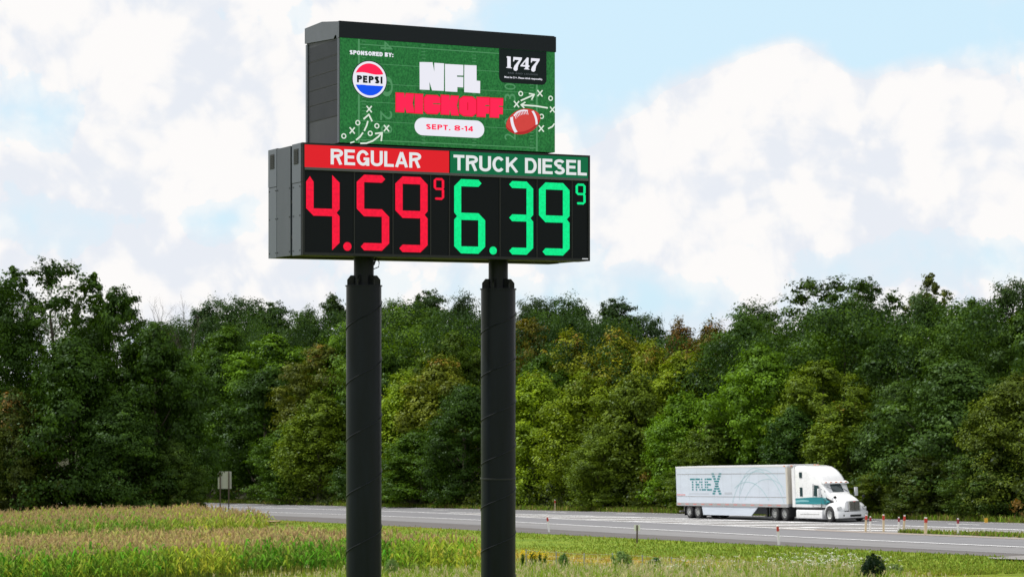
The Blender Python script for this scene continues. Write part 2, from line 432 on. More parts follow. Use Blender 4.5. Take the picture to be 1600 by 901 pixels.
# ------------------------------------------------------------------ roadside price sign
TH = R(26.5); CT, ST = math.cos(TH), math.sin(TH)
SX0, SY0 = -328.5 * 50 / FPX, 50.0            # front left corner of the price cabinet
SW, SD = 7.30, 2.11                           # width along the face, depth
def sign_world(w, d): return (SX0 + CT * w - ST * d, SY0 + ST * w + CT * d)
_bx, _by = sign_world(SW / 2, SD / 2); SB = Vector((_bx, _by, float(ground(_bx, _by))))
def SL(w, d, z): return (w - SW / 2, d - SD / 2, z - SB.z)      # w right along the face, d back, z above eye level
def face_wz(px, py):
    """measured row/column of the photograph to metres on the flat face of the sign"""
    k = (px - 800) / FPX; w = (SY0 * k - SX0) / (CT - ST * k); return w, (HY - py) / FPX * (SY0 + ST * w)
sign = tag(empty('price_sign', SB, TH), 'tall black two-pole roadside sign with a green video screen above lit fuel prices', 'price sign')

m_black = mat('black_powder_coat', (.006, .009, .014), .5, var=.12, vscale=2, spec=.15)
m_frame = mat('charcoal_frame', (.018, .02, .024), .45, var=.1, spec=.25)
m_side = mat('grey_side_panel', (.042, .052, .072), .45, var=.16, vscale=1.6, streak=(1, 1, .25))
m_alu = mat('galvanised_panel', (.095, .11, .14), .42, metal=.35, var=.22, vscale=2.2, streak=(2, 2, .3))
m_dark = mat('dark_recess', (.008, .009, .011), .6)
m_face = mat('black_louvre_face', (.004, .006, .010), .5, var=.3, vscale=1.2, spec=.14)
m_cap = mat('blue_black_metal', (.010, .014, .022), .45, var=.10, spec=.16)
m_capside = mat('lit_cap_metal', (.060, .071, .092), .42, var=.08)  # cap metal again, lightened in colour for the daylight on its end
m_pole = mat('black_pole_wrap', (.0055, .0080, .0140), .34, var=.55, vscale=3.5, streak=(1.5, 1.5, .16), bump=.12, bscale=8, spec=.18)

# poles, each with its wider sleeve, collar plates and spiral lap seam
def pole(w, d, r, ri, ztop, pitch, phase, joint=None):
    x, y, _ = SL(w, d, 0); zt = ztop - SB.z
    p = MB().tube([(x, y, zt - .4), (x, y, 2.35 - SB.z)], ri, 40).build('pole', m_pole, sign, True)
    s = MB(); s.lathe([(r, -.5), (r, zt - .02), (r + .022, zt - .02), (r + .022, zt + .012), (ri, zt + .012)], (x, y, 0), 'z', 64)
    sl = s.build('sleeve', m_pole, p, True)
    pts = []; n = int((zt - .1) / pitch * 40)
    for i in range(n):
        a = phase + 2 * math.pi * i / 40; pts.append((x + (r + .003) * math.cos(a), y + (r + .003) * math.sin(a), pitch * i / 40))
    pts = [q for q in pts if q[2] < zt - .03]
    MB().tube(pts, .014, 6).build('lap_seam', m_pole, p, True)
    if joint is not None:
        j = joint - SB.z
        MB().lathe([(r, j - .02), (r + .012, j - .015), (r + .012, j + .015), (r, j + .02)], (x, y, 0), 'z', 48).build('joint_band', m_frame, p, True)
    for k in range(6):
        a = R(12) - TH + k * math.pi / 3
        c, sn = math.cos(a), math.sin(a); tx, ty = -sn * .016, c * .016
        prof = [(ri - .01, zt + .01), (r - .02, zt + .01), (r - .02, zt + .14), (r - .10, zt + .24), (ri - .01, zt + .24)]
        MB().prism(prof, lambda u, v: (x + c * u - tx, y + sn * u - ty, v), lambda u, v: (x + c * u + tx, y + sn * u + ty, v)).build('collar_plate', m_frame, p)
    return p
pl = pole(1.938, 1.05, .407, .232, 1.683, 1.29, R(10), None)
pr = pole(5.401, 1.05, .412, .232, 1.655, 1.04, R(200), (HY - 747) / FPX * 53.35)
x, y, _ = SL(1.938, 1.05, 0)
MB().tube([(x + .2, y - .12, 2.07 - SB.z), (x + .33, y - .10, 2.12 - SB.z), (x + .36, y - .06, 2.22 - SB.z), (x + .34, y, 2.36 - SB.z)], .011, 8).build('cable', m_dark, pl, True)
MB().tube([(x + .2, y - .12, 2.17 - SB.z), (x + .31, y, 2.34 - SB.z)], .022, 8).build('conduit', m_dark, pl, True)

# price cabinets: one facing us, one facing away, cover panel between
ZB, ZT = 2.314, 4.82
cab = MB().box2(SL(.0, .012, ZB), SL(SW, .58, ZT), .006).build('price_cabinet', m_black, sign)
def fbox(mb, w0, w1, z0, z1, d0, d1, bev=0): return mb.box2(SL(w0, d0, z0), SL(w1, d1, z1), bev)
b = MB(); fbox(b, -.006, .0, ZB, 3.93, .045, .575); b.build('side_panel', m_alu, cab)
b = MB(); fbox(b, -.012, .0, 3.945, ZT - .005, .03, .578); b.build('side_panel', m_alu, cab)
rear = MB().box2(SL(.0, 1.56, ZB), SL(SW, 2.11, ZT), .006).build('rear_cabinet', m_black, sign)
b = MB(); fbox(b, -.012, .0, ZB, 3.93, 1.57, 2.10); b.build('side_panel', m_alu, rear)
b = MB(); fbox(b, -.016, .0, 3.945, ZT - .005, 1.562, 2.105); b.build('side_panel', m_alu, rear)
b = MB(); fbox(b, -.010, .06, ZB + .01, ZT - .02, .68, 1.552); b.build('cover_panel', m_side, sign)
b = MB(); fbox(b, SW - .06, SW + .01, ZB + .01, ZT - .02, .68, 1.552); b.build('cover_panel', m_side, sign)
b = MB(); fbox(b, .05, SW - .05, ZB + .03, ZB + .10, .581, 1.559); fbox(b, .05, SW - .05, ZT - .12, ZT - .05, .581, 1.559); b.build_each('bridging_plate', m_dark, sign)
b = MB()
for dz in (4.48, 3.5, 2.7):
    fbox(b, .01, .05, dz, dz + .07, .582, .69)
b.build_each('bracket', m_dark, sign)
for d0, zz, par in ((.18, 0, cab), (1.70, 0, rear)):
    b = MB(); fbox(b, -.020, -.012, 4.36, 4.70, d0, d0 + .27)
    v = b.build('vent', m_dark, par)
    b = MB()
    for k in range(8): fbox(b, -.030, -.0205, 4.375 + k * .040, 4.388 + k * .040, d0 + .01, d0 + .26)
    b.build('louvre', m_frame, v)
b = MB()
for d0 in (.10, .50, .74, 1.50, 1.62, 2.03):
    for z in (2.42, 3.2, 3.85): b.lathe([(0, -.022), (.014, -.022), (.014, -.012)], SL(0, d0, z), 'x', 8)
b.build_each('fastener', m_frame, cab)
# front mouldings
b = MB()
fbox(b, .0, .055, ZB, ZT, -.035, .010); fbox(b, SW - .05, SW, ZB, ZT, -.035, .010)
fbox(b, .056, SW - .051, ZT - .045, ZT, -.035, .010); fbox(b, .056, SW - .051, ZB, ZB + .06, -.035, .010)
b.build('frame', m_frame, cab)
b = MB(); fbox(b, .056, SW - .051, 4.21, 4.27, -.050, .010, .004); b.build('divider_bar', mat('grey_bar', (.075, .08, .092), .4, var=.1), cab)
face = MB(); fbox(face, .056, SW - .051, ZB + .061, 4.209, -.012, .010); face = face.build('digit_face', m_face, cab)
b = MB()
for xx in (553, 613.4, 672.2, 701.5, 780.6, 838.3, 893.2):
    w, _ = face_wz(xx, 300); fbox(b, w - .012, w + .012, ZB + .062, 4.208, -.026, -.0125)
b.build_each('module_joint', m_dark, cab)
# header panels and their lettering
m_red = mat('lit_sign_red', (.80, .012, .022), .4, emit=.92); m_grn = mat('lit_sign_green', (.002, .145, .055), .4, emit=.95)
m_let = mat('lit_letter_white', (.80, .83, .84), .4, emit=.95)
w1, _ = face_wz(701, 240); w2, _ = face_wz(703.6, 240)
b = MB(); fbox(b, .057, w1, 4.272, 4.774, -.026, .010); hr = b.build('header_panel', m_red, cab); hr['label'] = 'red panel lettered REGULAR'
b = MB(); fbox(b, w2, SW - .052, 4.272, 4.774, -.026, .010); hg = b.build('header_panel', m_grn, cab); hg['label'] = 'green panel lettered TRUCK DIESEL'

def text_mesh(name, body, w0, w1, z0, z1, d, m, parent, bold=.0, depth=.004, rot=None, space=1.0, shear=0.0):
    cu = bpy.data.curves.new(name, 'FONT'); cu.body = body; cu.size = 1.0; cu.offset = bold; cu.extrude = 0; cu.space_character = space; cu.shear = shear
    cu.resolution_u = 6
    to = bpy.data.objects.new(name, cu); COL.objects.link(to)
    dg = bpy.context.evaluated_depsgraph_get(); me = bpy.data.meshes.new_from_object(to.evaluated_get(dg))
    bpy.data.objects.remove(to); bpy.data.curves.remove(cu)
    co = np.zeros(len(me.vertices) * 3, dtype=np.float32); me.vertices.foreach_get('co', co); co = co.reshape(-1, 3)
    if rot:                                        # quarter turns
        for _ in range(rot): co = np.stack([-co[:, 1], co[:, 0], co[:, 2]], 1)
    mn = co.min(0); mx = co.max(0)
    u = (co[:, 0] - mn[0]) / (mx[0] - mn[0]); v = (co[:, 1] - mn[1]) / (mx[1] - mn[1])
    o = np.zeros_like(co); o[:, 0] = w0 + u * (w1 - w0) - SW / 2; o[:, 1] = d - SD / 2; o[:, 2] = z0 + v * (z1 - z0) - SB.z
    me.vertices.foreach_set('co', o.ravel()); me.update(); me.materials.clear(); me.name = name
    bm = bmesh.new(); bm.from_mesh(me)
    r = bmesh.ops.extrude_face_region(bm, geom=list(bm.faces))
    bmesh.ops.translate(bm, vec=(0, -depth, 0), verts=[e for e in r['geom'] if isinstance(e, bmesh.types.BMVert)])
    bmesh.ops.recalc_face_normals(bm, faces=bm.faces); bm.to_mesh(me); bm.free()
    return link(name, me, m, parent)
# grotesque capitals drawn as strokes in a unit cell (x right, y up), thickness in cell units
def _arc(cx, cy, rx, ry, a0, a1, n=12): return [(cx + rx * math.cos(R(a)), cy + ry * math.sin(R(a))) for a in np.linspace(a0, a1, n)]
def glyphs(t):
    h = t / 2; w = .68; T = 1 - h; W = w - h; q = .74; s_top = _arc(w / 2, .735, w / 2 - h, .265 - h, 20, 270, 16); s_bot = _arc(w / 2, .265, w / 2 - h, .265 - h + .0, 90, -165, 16)
    return {
    'R': (.72, [[(h, 0), (h, 1)], [(0, T), (.40, T)] + _arc(.40, .74, .24, .26 - h, 90, -90) + [(h, .48 + h * .0)], [(.40, .50), (.60, 0)]]),
    'E': (.64, [[(h, 0), (h, 1)], [(0, T), (.62, T)], [(0, .52), (.58, .52)], [(0, h), (.64, h)]]),
    'G': (.76, [_arc(.38, .5, .38 - h, .5 - h, 28, 350, 26), [(.42, .44), (.76, .44)], [(.76 - h, .52), (.76 - h, 0)]]),
    'U': (.72, [[(h, 1), (h, .30)] + _arc(.36, .30, .36 - h, .30 - h, 180, 360, 14) + [(.72 - h, .30), (.72 - h, 1)]]),
    'L': (.58, [[(h, 0), (h, 1)], [(0, h), (.58, h)]]),
    'A': (.76, [[(h * .8, 0), (.38, 1 - h * .3)], [(.38, 1 - h * .3), (.76 - h * .8, 0)], [(.15, .29), (.61, .29)]]),
    'T': (.66, [[(0, T), (.66, T)], [(.33, 0), (.33, 1)]]),
    'C': (.74, [_arc(.38, .5, .38 - h, .5 - h, 40, 320, 26)]),
    'K': (.74, [[(h, 0), (h, 1)], [(h, .36), (.66, 1 - .01)], [(.28, .56), (.68, .01)]]),
    'D': (.73, [[(h, 0), (h, 1)], [(0, T), (.34, T)] + _arc(.36, .5, .37 - h, .5 - h, 90, -90, 18) + [(0, h)]]),
    'I': (t, [[(h, 0), (h, 1)]]),
    'S': (w, [s_top + s_bot]),
    'P': (.68, [[(h, 0), (h, 1)], [(0, T), (.38, T)] + _arc(.38, .70, .29 - h * .6, .30 - h, 90, -90) + [(h, .40 + h)]]),
    'O': (.78, [_arc(.39, .5, .39 - h, .5 - h, 0, 360, 30)]),
    'N': (.74, [[(h, 0), (h, 1)], [(.74 - h, 0), (.74 - h, 1)], [(h, 1 - h * .6), (.74 - h, h * .6)]]),
    'B': (.70, [[(h, 0), (h, 1)], [(0, T), (.38, T)] + _arc(.38, .75, .26 - h * .5, .25 - h, 90, -90) + [(h, .5)], [(h, .5), (.40, .5)] + _arc(.40, .26, .30 - h, .26 - h + .0, 90, -90) + [(0, h)]]),
    'Y': (.72, [[(h * .7, 1), (.36, .44)], [(.72 - h * .7, 1), (.36, .44)], [(.36, .5), (.36, 0)]]),
    '8': (.86, [_arc(.43, .745, .40 - h * .8, .27 - h * .85, 0, 360, 20), _arc(.43, .27, .43 - h, .28 - h * .85, 0, 360, 22)]),
    '1': (.36, [[(.36 - h, 0), (.36 - h, 1)], [(.0, .76), (.36 - h, .97)]]),
    '4': (.68, [[(.68 - h - .06, 0), (.68 - h - .06, 1)], [(.68 - h - .06, .95), (h * .7, .30)], [(0, .26), (.70, .26)]]),
    '-': (.34, [[(.02, .42), (.32, .42)]]), '.': (t, [[(h, 0), (h, t)]]), ':': (t, [[(h, 0), (h, t)], [(h, .5), (h, .5 + t)]]), ' ': (.26, [])}
def strokes(name, body, w0, w1, z0, z1, d, m, parent, t=.2, depth=.003, gap=.09):
    G_ = glyphs(t); adv = []; x = 0
    for ch in body:
        adv.append(x); x += G_[ch][0] + (gap if ch != ' ' else gap)
    tot = x - gap; kx = (w1 - w0) / tot; kz = z1 - z0; b = MB()
    for ch, x0 in zip(body, adv):
        for pl_ in G_[ch][1]:
            n = len(pl_); L = []; Rr = []
            for i in range(n):
                a = Vector(pl_[max(i - 1, 0)]); c = Vector(pl_[min(i + 1, n - 1)]); p = Vector(pl_[i])
                if i == 0 and n > 3 and (Vector(pl_[0]) - Vector(pl_[-1])).length < 1e-4: a = Vector(pl_[-2])
                if i == n - 1 and n > 3 and (Vector(pl_[0]) - Vector(pl_[-1])).length < 1e-4: c = Vector(pl_[1])
                u = (c - a).normalized(); nn = Vector((-u.y, u.x)); v1 = (p - a).normalized() if (p - a).length > 1e-6 else u; k = max(.6, abs(u.dot(v1)))
                L.append(p + nn * t / 2 / k); Rr.append(p - nn * t / 2 / k)
            for i in range(n - 1):
                q = [L[i], Rr[i], Rr[i + 1], L[i + 1]]
                q = [(w0 + (x0 + e.x) * kx, z0 + min(max(e.y, -.015), 1.015) * kz) for e in q]
                b.prism(q, lambda u, v: SL(u, d, v), lambda u, v: SL(u, d - depth, v))
    return b.build(name, m, parent)
def span(a, b): return face_wz(*a), face_wz(*b)
(wa, za), (wb, zb) = span((516, 232.6), (657, 263)); _, zc = face_wz(516, 257)
strokes('lettering', 'REGULAR', wa, wb, zc, za, -.0265, m_let, hr, .182)
(wa, za), (wb, zb) = span((707.8, 241.8), (916, 273)); _, zc = face_wz(707.8, 266)
strokes('lettering', 'TRUCK DIESEL', wa, wb, zc, za, -.0265, m_let, hg, .182)
(wa, za), (wb, zb) = span((908.5, 403.6), (917.5, 405)); 
b = MB(); fbox(b, wa, wb, zb, za, -.040, -.0355); b.build('maker_plate', m_let, cab)

# seven segment digits
def led_mat(name, c, s):
    m = bpy.data.materials.new(name); m.use_nodes = True; g = NT(m.node_tree); p = g.n['Principled BSDF']
    oc = g.new('ShaderNodeTexCoord').outputs['Object']
    f = g.noise(oc, 14, 4, .7); sx = g.new('ShaderNodeSeparateXYZ'); g.put(sx.inputs[0], oc)
    dx = g.m('SINE', g.m('MULTIPLY', sx.outputs[0], 150.0)); dz = g.m('SINE', g.m('MULTIPLY', sx.outputs[2], 150.0))
    dots = g.ss(g.m('MULTIPLY', dx, dz), -.5, .9)
    k = g.m('ADD', g.m('MULTIPLY', f, .9), g.m('ADD', .30, g.m('MULTIPLY', dots, .44)))
    p.inputs['Base Color'].default_value = (.01, .01, .01, 1); p.inputs['Emission Color'].default_value = (*c, 1); p.inputs['Specular IOR Level'].default_value = .04
    g.put(p.inputs['Emission Strength'], g.m('MULTIPLY', k, s)); return m
m_lr = led_mat('red_diodes', (1.0, .006, .045), 1.0); m_lg = led_mat('green_diodes', (.0, .95, .30), .96)
SEG = {'4': 'fgbc', '5': 'afgcd', '9': 'abfgcd', '6': 'afgecd', '3': 'abgcd'}
def seg_polys(ch, w, h, t, s):
    on = set(SEG[ch]); m = h / 2; P = []
    tipR = lambda y0: [(w - t, y0 + s), (w - t + .45 * t, y0 + s / 2), (w - t, y0)]
    tipL = lambda y0: [(t, y0 + s), (t - .45 * t, y0 + s / 2), (t, y0)]
    for bar, y0, L, Rr in (('a', h - s, 'f', 'b'), ('d', 0, 'e', 'c')):
        if bar not in on: continue
        P.append([(t, y0), (w - t, y0), (w - t, y0 + s), (t, y0 + s)])
        for side, nb in (('L', L), ('R', Rr)):
            if nb in on:
                x_in, x_out = (t, 0) if side == 'L' else (w - t, w)
                P.append([(x_in, h), (x_in, h - s), (x_out, h - s)] if bar == 'a' else [(x_in, 0), (x_in, s), (x_out, s)])
            else: P.append(tipL(y0) if side == 'L' else tipR(y0))
    if 'g' in on:
        P.append([(t, m - s / 2), (w - t, m - s / 2), (w - t, m + s / 2), (t, m + s / 2)])
        for side, up, dn in (('L', 'f', 'e'), ('R', 'b', 'c')):
            x_in, x_out = (t, 0) if side == 'L' else (w - t, w); q = .42 * t * (1 if side == 'L' else -1)
            if up in on and dn in on: P.append([(x_in, m - s / 2), (x_in, m + s / 2), (x_out, m + s / 2), (x_out + q, m), (x_out, m - s / 2)])
            elif up in on: P.append([(x_in, m - s / 2), (x_in, m + s / 2), (x_out, m + s / 2)])
            elif dn in on: P.append([(x_in, m + s / 2), (x_in, m - s / 2), (x_out, m - s / 2)])
            else: P.append(tipL(m - s / 2) if side == 'L' else tipR(m - s / 2))
    top = h - s; bot = s
    for sg, x0, x1, y0, y1, cap in (('f', 0, t, m + s / 2, top, 'a'), ('b', w - t, w, m + s / 2, top, 'a'), ('e', 0, t, bot, m - s / 2, 'd'), ('c', w - t, w, bot, m - s / 2, 'd')):
        if sg not in on: continue
        P.append([(x0, y0), (x1, y0), (x1, y1), (x0, y1)])
        if cap == 'a' and 'a' not in on: P.append([(x0, y1), (x1, y1), (x0 + t * .5, y1 + s * .75)] if sg == 'f' else [(x0, y1), (x1, y1), (x0, y1 + s)])
        if cap == 'd' and 'd' not in on: P.append([(x0, y0), (x1, y0), (x0, y0 - s)])
    return P
def digit(ch, xa, xb, ya, yb, tpx, m):
    """ya = top at the left edge, yb = bottom at the left edge"""
    (w0, z1), (_, z0) = face_wz(xa, ya), face_wz(xa, yb); w1, _ = face_wz(xb, ya)
    W, H = w1 - w0, z1 - z0; t = tpx / (xb - xa) * W; s = t * .94
    b = MB()
    for i, P in enumerate(seg_polys(ch, W, H, t, s)):
        b.prism(P, lambda u, v: SL(w0 + u, -.0125, z0 + v), lambda u, v: SL(w0 + u, -.024, z0 + v))
    o = b.build('price_digit', m, face); return o
def dot(x, y, r, m):
    w, z = face_wz(x, y); rr = r / FPX * 51.5
    pts = [(w + rr * math.cos(a), z + rr * math.sin(a)) for a in np.linspace(0, 2 * math.pi, 20)[:-1]]
    MB().prism(pts, lambda u, v: SL(u, -.0125, v), lambda u, v: SL(u, -.024, v)).build('decimal_point', m, face)
digit('4', 478, 530, 272.3, 389.5, 11.4, m_lr); dot(542.3, 385, 6.7, m_lr)
digit('5', 557, 607.5, 272.6, 390.8, 11.4, m_lr); digit('9', 617.3, 667.5, 275.3, 393.4, 11.2, m_lr); digit('9', 677.2, 693.4, 278, 312, 3.5, m_lr)
digit('6', 709.3, 757.4, 279.6, 395.5, 10.6, m_lg); dot(770, 391.4, 6.3, m_lg)
digit('3', 789.6, 832.4, 282.6, 397.2, 10.2, m_lg); digit('9', 841.7, 889.2, 284.8, 398.3, 10.2, m_lg); digit('9', 899, 914.3, 286.7, 319.3, 3.3, m_lg)

# video screen cabinet above
LW0, LW1 = .915, 6.374; LZ0, LZ1 = 4.86, 7.215
body = MB().box2(SL(LW0, .02, LZ0), SL(LW1, 2.04, 7.60)).build('screen_cabinet', mat('blue_black_side', (.012, .016, .024), .5, var=.14, vscale=1.5, streak=(1, 1, .4)), sign)
b = MB()
fbox(b, LW0 - .03, LW0, LZ0, 7.26, .0, .07); fbox(b, LW0 - .03, LW0, LZ0, 7.30, 1.93, 2.04)
b.build_each('corner_trim', m_alu, body)
b = MB()
for k, z in enumerate((5.48, 5.85, 6.2, 6.52, 6.85)): fbox(b, LW0 - .010, LW0, z, z + .012, .071, 1.929)
b.build('panel_seam', m_dark, body)
b = MB()
for k in range(5): fbox(b, LW0 - .006, LW0, 5.495 + k * .345, 5.84 + k * .345 - .02, .10, 1.90)
b.build('side_panel', mat('seamed_dark_panel', (.009, .012, .019), .5, var=.3, vscale=1.2, spec=.25), body)
# roof cap: gently pitched, overhanging front and back
prof = [(-.04, LZ1 + .002), (-.04, 7.575), (1.01, 7.705), (2.09, 7.69), (2.09, 7.335), (1.9, 7.325), (.28, 7.228), (.22, 7.29), (.12, 7.29), (.10, LZ1 + .002)]
cap = MB().prism(prof, lambda d, z: SL(LW0 - .032, d, z), lambda d, z: SL(LW1 + .012, d, z)).build('roof_cap', m_cap, sign)
b = MB().prism([(q[0] * .985 + .004, q[1] * .999 + .005) for q in prof], lambda d, z: SL(LW0 - .036, d, z), lambda d, z: SL(LW0 - .033, d, z)).build('cap_end', m_capside, cap)  # thin end sheet carrying the painted daylight tone of the cap
b = MB(); fbox(b, LW0 + .2, LW1 - .2, ZT, LZ0, .15, 1.9); b.build('mounting_frame', m_dark, sign)

# the picture on the screen: shapes in layers a few millimetres deep, glowing like the diodes
def scr(name, c, s=1.0, n=.06, sc=25): 
    lin = [((v / 255 + .055) / 1.055) ** 2.4 if v > 10 else v / 255 / 12.92 for v in c]
    return mat(name, lin, .5, emit=s, var=n, vscale=sc)
def turf():
    m = bpy.data.materials.new('screen_turf'); m.use_nodes = True; g = NT(m.node_tree); p = g.n['Principled BSDF']
    oc = g.new('ShaderNodeTexCoord').outputs['Object']
    f = g.noise(g.vm('MULTIPLY', oc, (1, 1, .7)), 26, 6, .75); f2 = g.noise(oc, 1.6, 3, .5)
    c = g.mix(g.ss(f, .3, .72), (.006, .085, .022, 1), (.035, .26, .06, 1))
    c = g.mix(g.m('MULTIPLY', f2, .35), c, (.012, .12, .035, 1))
    p.inputs['Base Color'].default_value = (.01, .01, .01, 1); g.put(p.inputs['Emission Color'], c); p.inputs['Emission Strength'].default_value = .95; p.inputs['Specular IOR Level'].default_value = .04
    return m
screen = MB(); fbox(screen, LW0 + .004, LW1 - .004, LZ0, LZ1, -.01, .019); screen = screen.build('video_screen', turf(), body)
s_line = scr('screen_line', (84, 150, 100), .9); s_white = scr('screen_white', (240, 240, 250), .95, .03); s_red = scr('screen_red', (255, 32, 82), 1.0, .05)
s_rim = scr('screen_dark_red', (222, 14, 48), 1.0); s_black = scr('screen_black', (14, 24, 26), 1.0); s_blue = scr('screen_blue', (10, 82, 240), 1.0)
s_ball = scr('screen_ball', (208, 66, 62), 1.0, .10, 14); s_balld = scr('screen_ball_dark', (176, 40, 42), 1.0, .1); s_grey = scr('screen_grey', (92, 98, 104), 1.0); s_chalk = scr('screen_chalk', (226, 238, 224), .95, .08)
def layer(k): return -.0105 - .0032 * k
class Art:
    """flat shapes of one colour on one layer of the screen picture"""
    def __init__(s, k): s.b = MB(); s.d = layer(k); s.d0 = layer(k) + .0027
    def poly(s, pts): s.b.prism(pts, lambda u, v: SL(u, s.d0, v), lambda u, v: SL(u, s.d, v)); return s
    def px(s, pts): return s.poly([face_wz(*p) for p in pts])
    def stroke(s, pts, wd):
        pts = [Vector(face_wz(*p)) for p in pts]
        for i in range(len(pts) - 1):
            a, c = pts[i], pts[i + 1]; d = (c - a).normalized(); e = d * wd * .3; n = Vector((-d.y, d.x)) * wd / 2
            s.poly([tuple(q) for q in (a - e + n, a - e - n, c + e - n, c + e + n)])
        return s
    def ring(s, x, y, ro, ri):
        w, z = face_wz(x, y); n = 20
        for k in range(n):
            a, c = 2 * math.pi * k / n, 2 * math.pi * (k + 1) / n
            s.poly([(w + ri * math.cos(a), z + ri * math.sin(a)), (w + ro * math.cos(a), z + ro * math.sin(a)), (w + ro * math.cos(c), z + ro * math.sin(c)), (w + ri * math.cos(c), z + ri * math.sin(c))])
        return s
    def build(s, name, m, label=None):
        o = s.b.build(name, m, screen)
        if label: o['label'] = label
        return o
z1 = lambda x, y: (530 + x / 9.412, 60 + y / 9.412)
z2 = lambda x, y: (690 + x / 8.889, 60 + y / 8.889)
z3 = lambda x, y: (525 + x / 9.143, 145 + y / 9.143)
z4 = lambda x, y: (690 + x / 8.889, 145 + y / 8.889)
W_ = lambda w0, w1, z0, z1: [(w0, z0), (w1, z0), (w1, z1), (w0, z1)]
A = Art(0)
wl, _ = face_wz(560.5, 150); wr, _ = face_wz(838.5, 150)
A.poly(W_(wl - .022, wl + .022, LZ0 + .005, LZ1 - .005)); A.poly(W_(wr - .022, wr + .022, LZ0 + .005, LZ1 - .005))
for (x, y) in (z1(1000, 135), z1(900, 400), z1(900, 690), z3(600, 140), z3(800, 423), z3(1000, 700)):
    _, z = face_wz(x, y); th = .020 if abs(y - 221) < 8 or y < 78 else .012
    A.poly(W_(wl + .03, wr - .03, z - th / 2, z + th / 2))
for xx in (568.6, 661.5, 740.6, 830.5):
    w, _ = face_wz(xx, 150); z = LZ1 - .05
    while z > LZ0 + .05: A.poly(W_(w - .05, w + .05, z, z + .013)); z -= .075
A.build('yard_lines', s_line)
for (xa, ya, xb, yb, t, r) in ((*z1(610, 560), *z1(785, 860), '0', 3), (*z3(630, 255), *z3(800, 400), '2', 3), (*z3(640, 455), *z3(800, 590), '0', 3), (*z1(605, 45), *z1(780, 190), '4', 3), (*z2(870, 625), *z2(1025, 720), '0', 1), (*z4(870, 10), *z4(1025, 130), '3', 1), (*z4(870, 345), *z4(1025, 470), '0', 1), (*z4(870, 560), *z4(1025, 660), '2', 1)):
    (wa, za), (wb, zb) = face_wz(xa, ya), face_wz(xb, yb)
    text_mesh('yard_number', t, wa, wb, zb, za, layer(1) + .0027, s_line, screen, .0, .0025, rot=r)
# plays drawn in chalk
def X_(q, c=1.0):
    A = Art(2); x, y = q; A.stroke([(x - 3.6 * c, y - 4.4 * c), (x + 3.6 * c, y + 4.6 * c)], .03); A.stroke([(x + 3.6 * c, y - 4.2 * c), (x - 3.6 * c, y + 4.2 * c)], .03); A.build('chalk_cross', s_chalk)
def O_(q): A = Art(2); A.ring(q[0], q[1], .062, .036); A.build('chalk_ring', s_chalk)
for q in (z3(470, 235), z3(228, 540), z3(718, 508)): X_(q)
for q in (z3(308, 430), z3(108, 620), z3(485, 582), z3(580, 475)): O_(q)
Art(2).stroke([z3(395, 375), z3(465, 312), z3(510, 405)], .036).build('chalk_arrow', s_chalk)
Art(2).stroke([z3(450, 412), z3(435, 470), z3(402, 540)], .036).build('chalk_arrow', s_chalk); Art(2).stroke([z3(378, 575), z3(340, 630), z3(288, 672)], .036).build('chalk_arrow', s_chalk); Art(2).stroke([z3(255, 700), z3(205, 716)], .03).build('chalk_arrow', s_chalk)
Art(2).stroke([z3(350, 724), z3(430, 722), z3(520, 690), z3(600, 630), z3(650, 575)], .036).build('chalk_arrow', s_chalk); Art(2).stroke([z3(560, 585), z3(655, 572), z3(643, 685)], .036).build('chalk_arrow', s_chalk)
for q in (z2(1362, 765), z4(1037, 160), z4(1380, 498)): X_(q)
X_(z4(1535, 235), .9)
for q in (z2(1095, 770), z2(1510, 835), z4(1385, 330)): O_(q)
Art(2).stroke([z2(1100, 865), z2(1280, 785)], .036).build('chalk_arrow', s_chalk); Art(2).stroke([z2(1215, 770), z2(1283, 782), z2(1248, 850)], .032).build('chalk_arrow', s_chalk)
Art(2).stroke([z4(1465, 212), z4(1300, 185), z4(1105, 172)], .036).build('chalk_arrow', s_chalk); Art(2).stroke([z4(1155, 135), z4(1100, 170), z4(1140, 210)], .032).build('chalk_arrow', s_chalk)
Art(2).stroke([z4(1480, 498), z4(1535, 470), z4(1560, 435)], .034).build('chalk_arrow', s_chalk)
# headline
NFL = [[z1(*p) for p in ((1178, 352), (1368, 355), (1396, 500), (1394, 362), (1538, 372), (1535, 775), (1362, 768), (1322, 640), (1326, 762), (1180, 755))],
       [z2(*p) for p in ((43, 358), (298, 372), (297, 520), (210, 518), (210, 536), (297, 540), (296, 685), (215, 680), (214, 747), (45, 738))],
       [z2(*p) for p in ((312, 372), (481, 380), (482, 590), (532, 594), (530, 765), (310, 750))]]
A = Art(2)
for P in NFL: A.px(P)
A.build('headline_lettering', s_white)
KO = [[z3(*p) for p in ((852, 2), (972, 8), (975, 92), (992, 10), (1112, 16), (1088, 150), (1118, 292), (1002, 284), (976, 195), (972, 282), (850, 274))],
      [z3(*p) for p in ((1122, 18), (1240, 24), (1236, 300), (1120, 294))],
      [z3(*p) for p in ((1290, 34), (1440, 40), (1488, 75), (1488, 155), (1380, 152), (1380, 163), (1488, 170), (1486, 262), (1440, 305), (1300, 300), (1254, 260), (1252, 75))],
      [z4(*p) for p in ((-12, 32), (105, 40), (108, 125), (122, 42), (235, 50), (206, 180), (236, 318), (128, 310), (108, 225), (104, 308), (-14, 300))],
      [z4(*p) for p in ((300, 52), (420, 58), (478, 100), (480, 285), (420, 330), (300, 322), (240, 280), (240, 92))],
      [z4(*p) for p in ((486, 64), (660, 70), (660, 175), (602, 173), (602, 188), (660, 190), (658, 292), (610, 290), (608, 340), (486, 332))],
      [z4(*p) for p in ((668, 74), (850, 82), (848, 185), (790, 182), (790, 198), (846, 200), (845, 300), (795, 298), (793, 348), (666, 342))]]
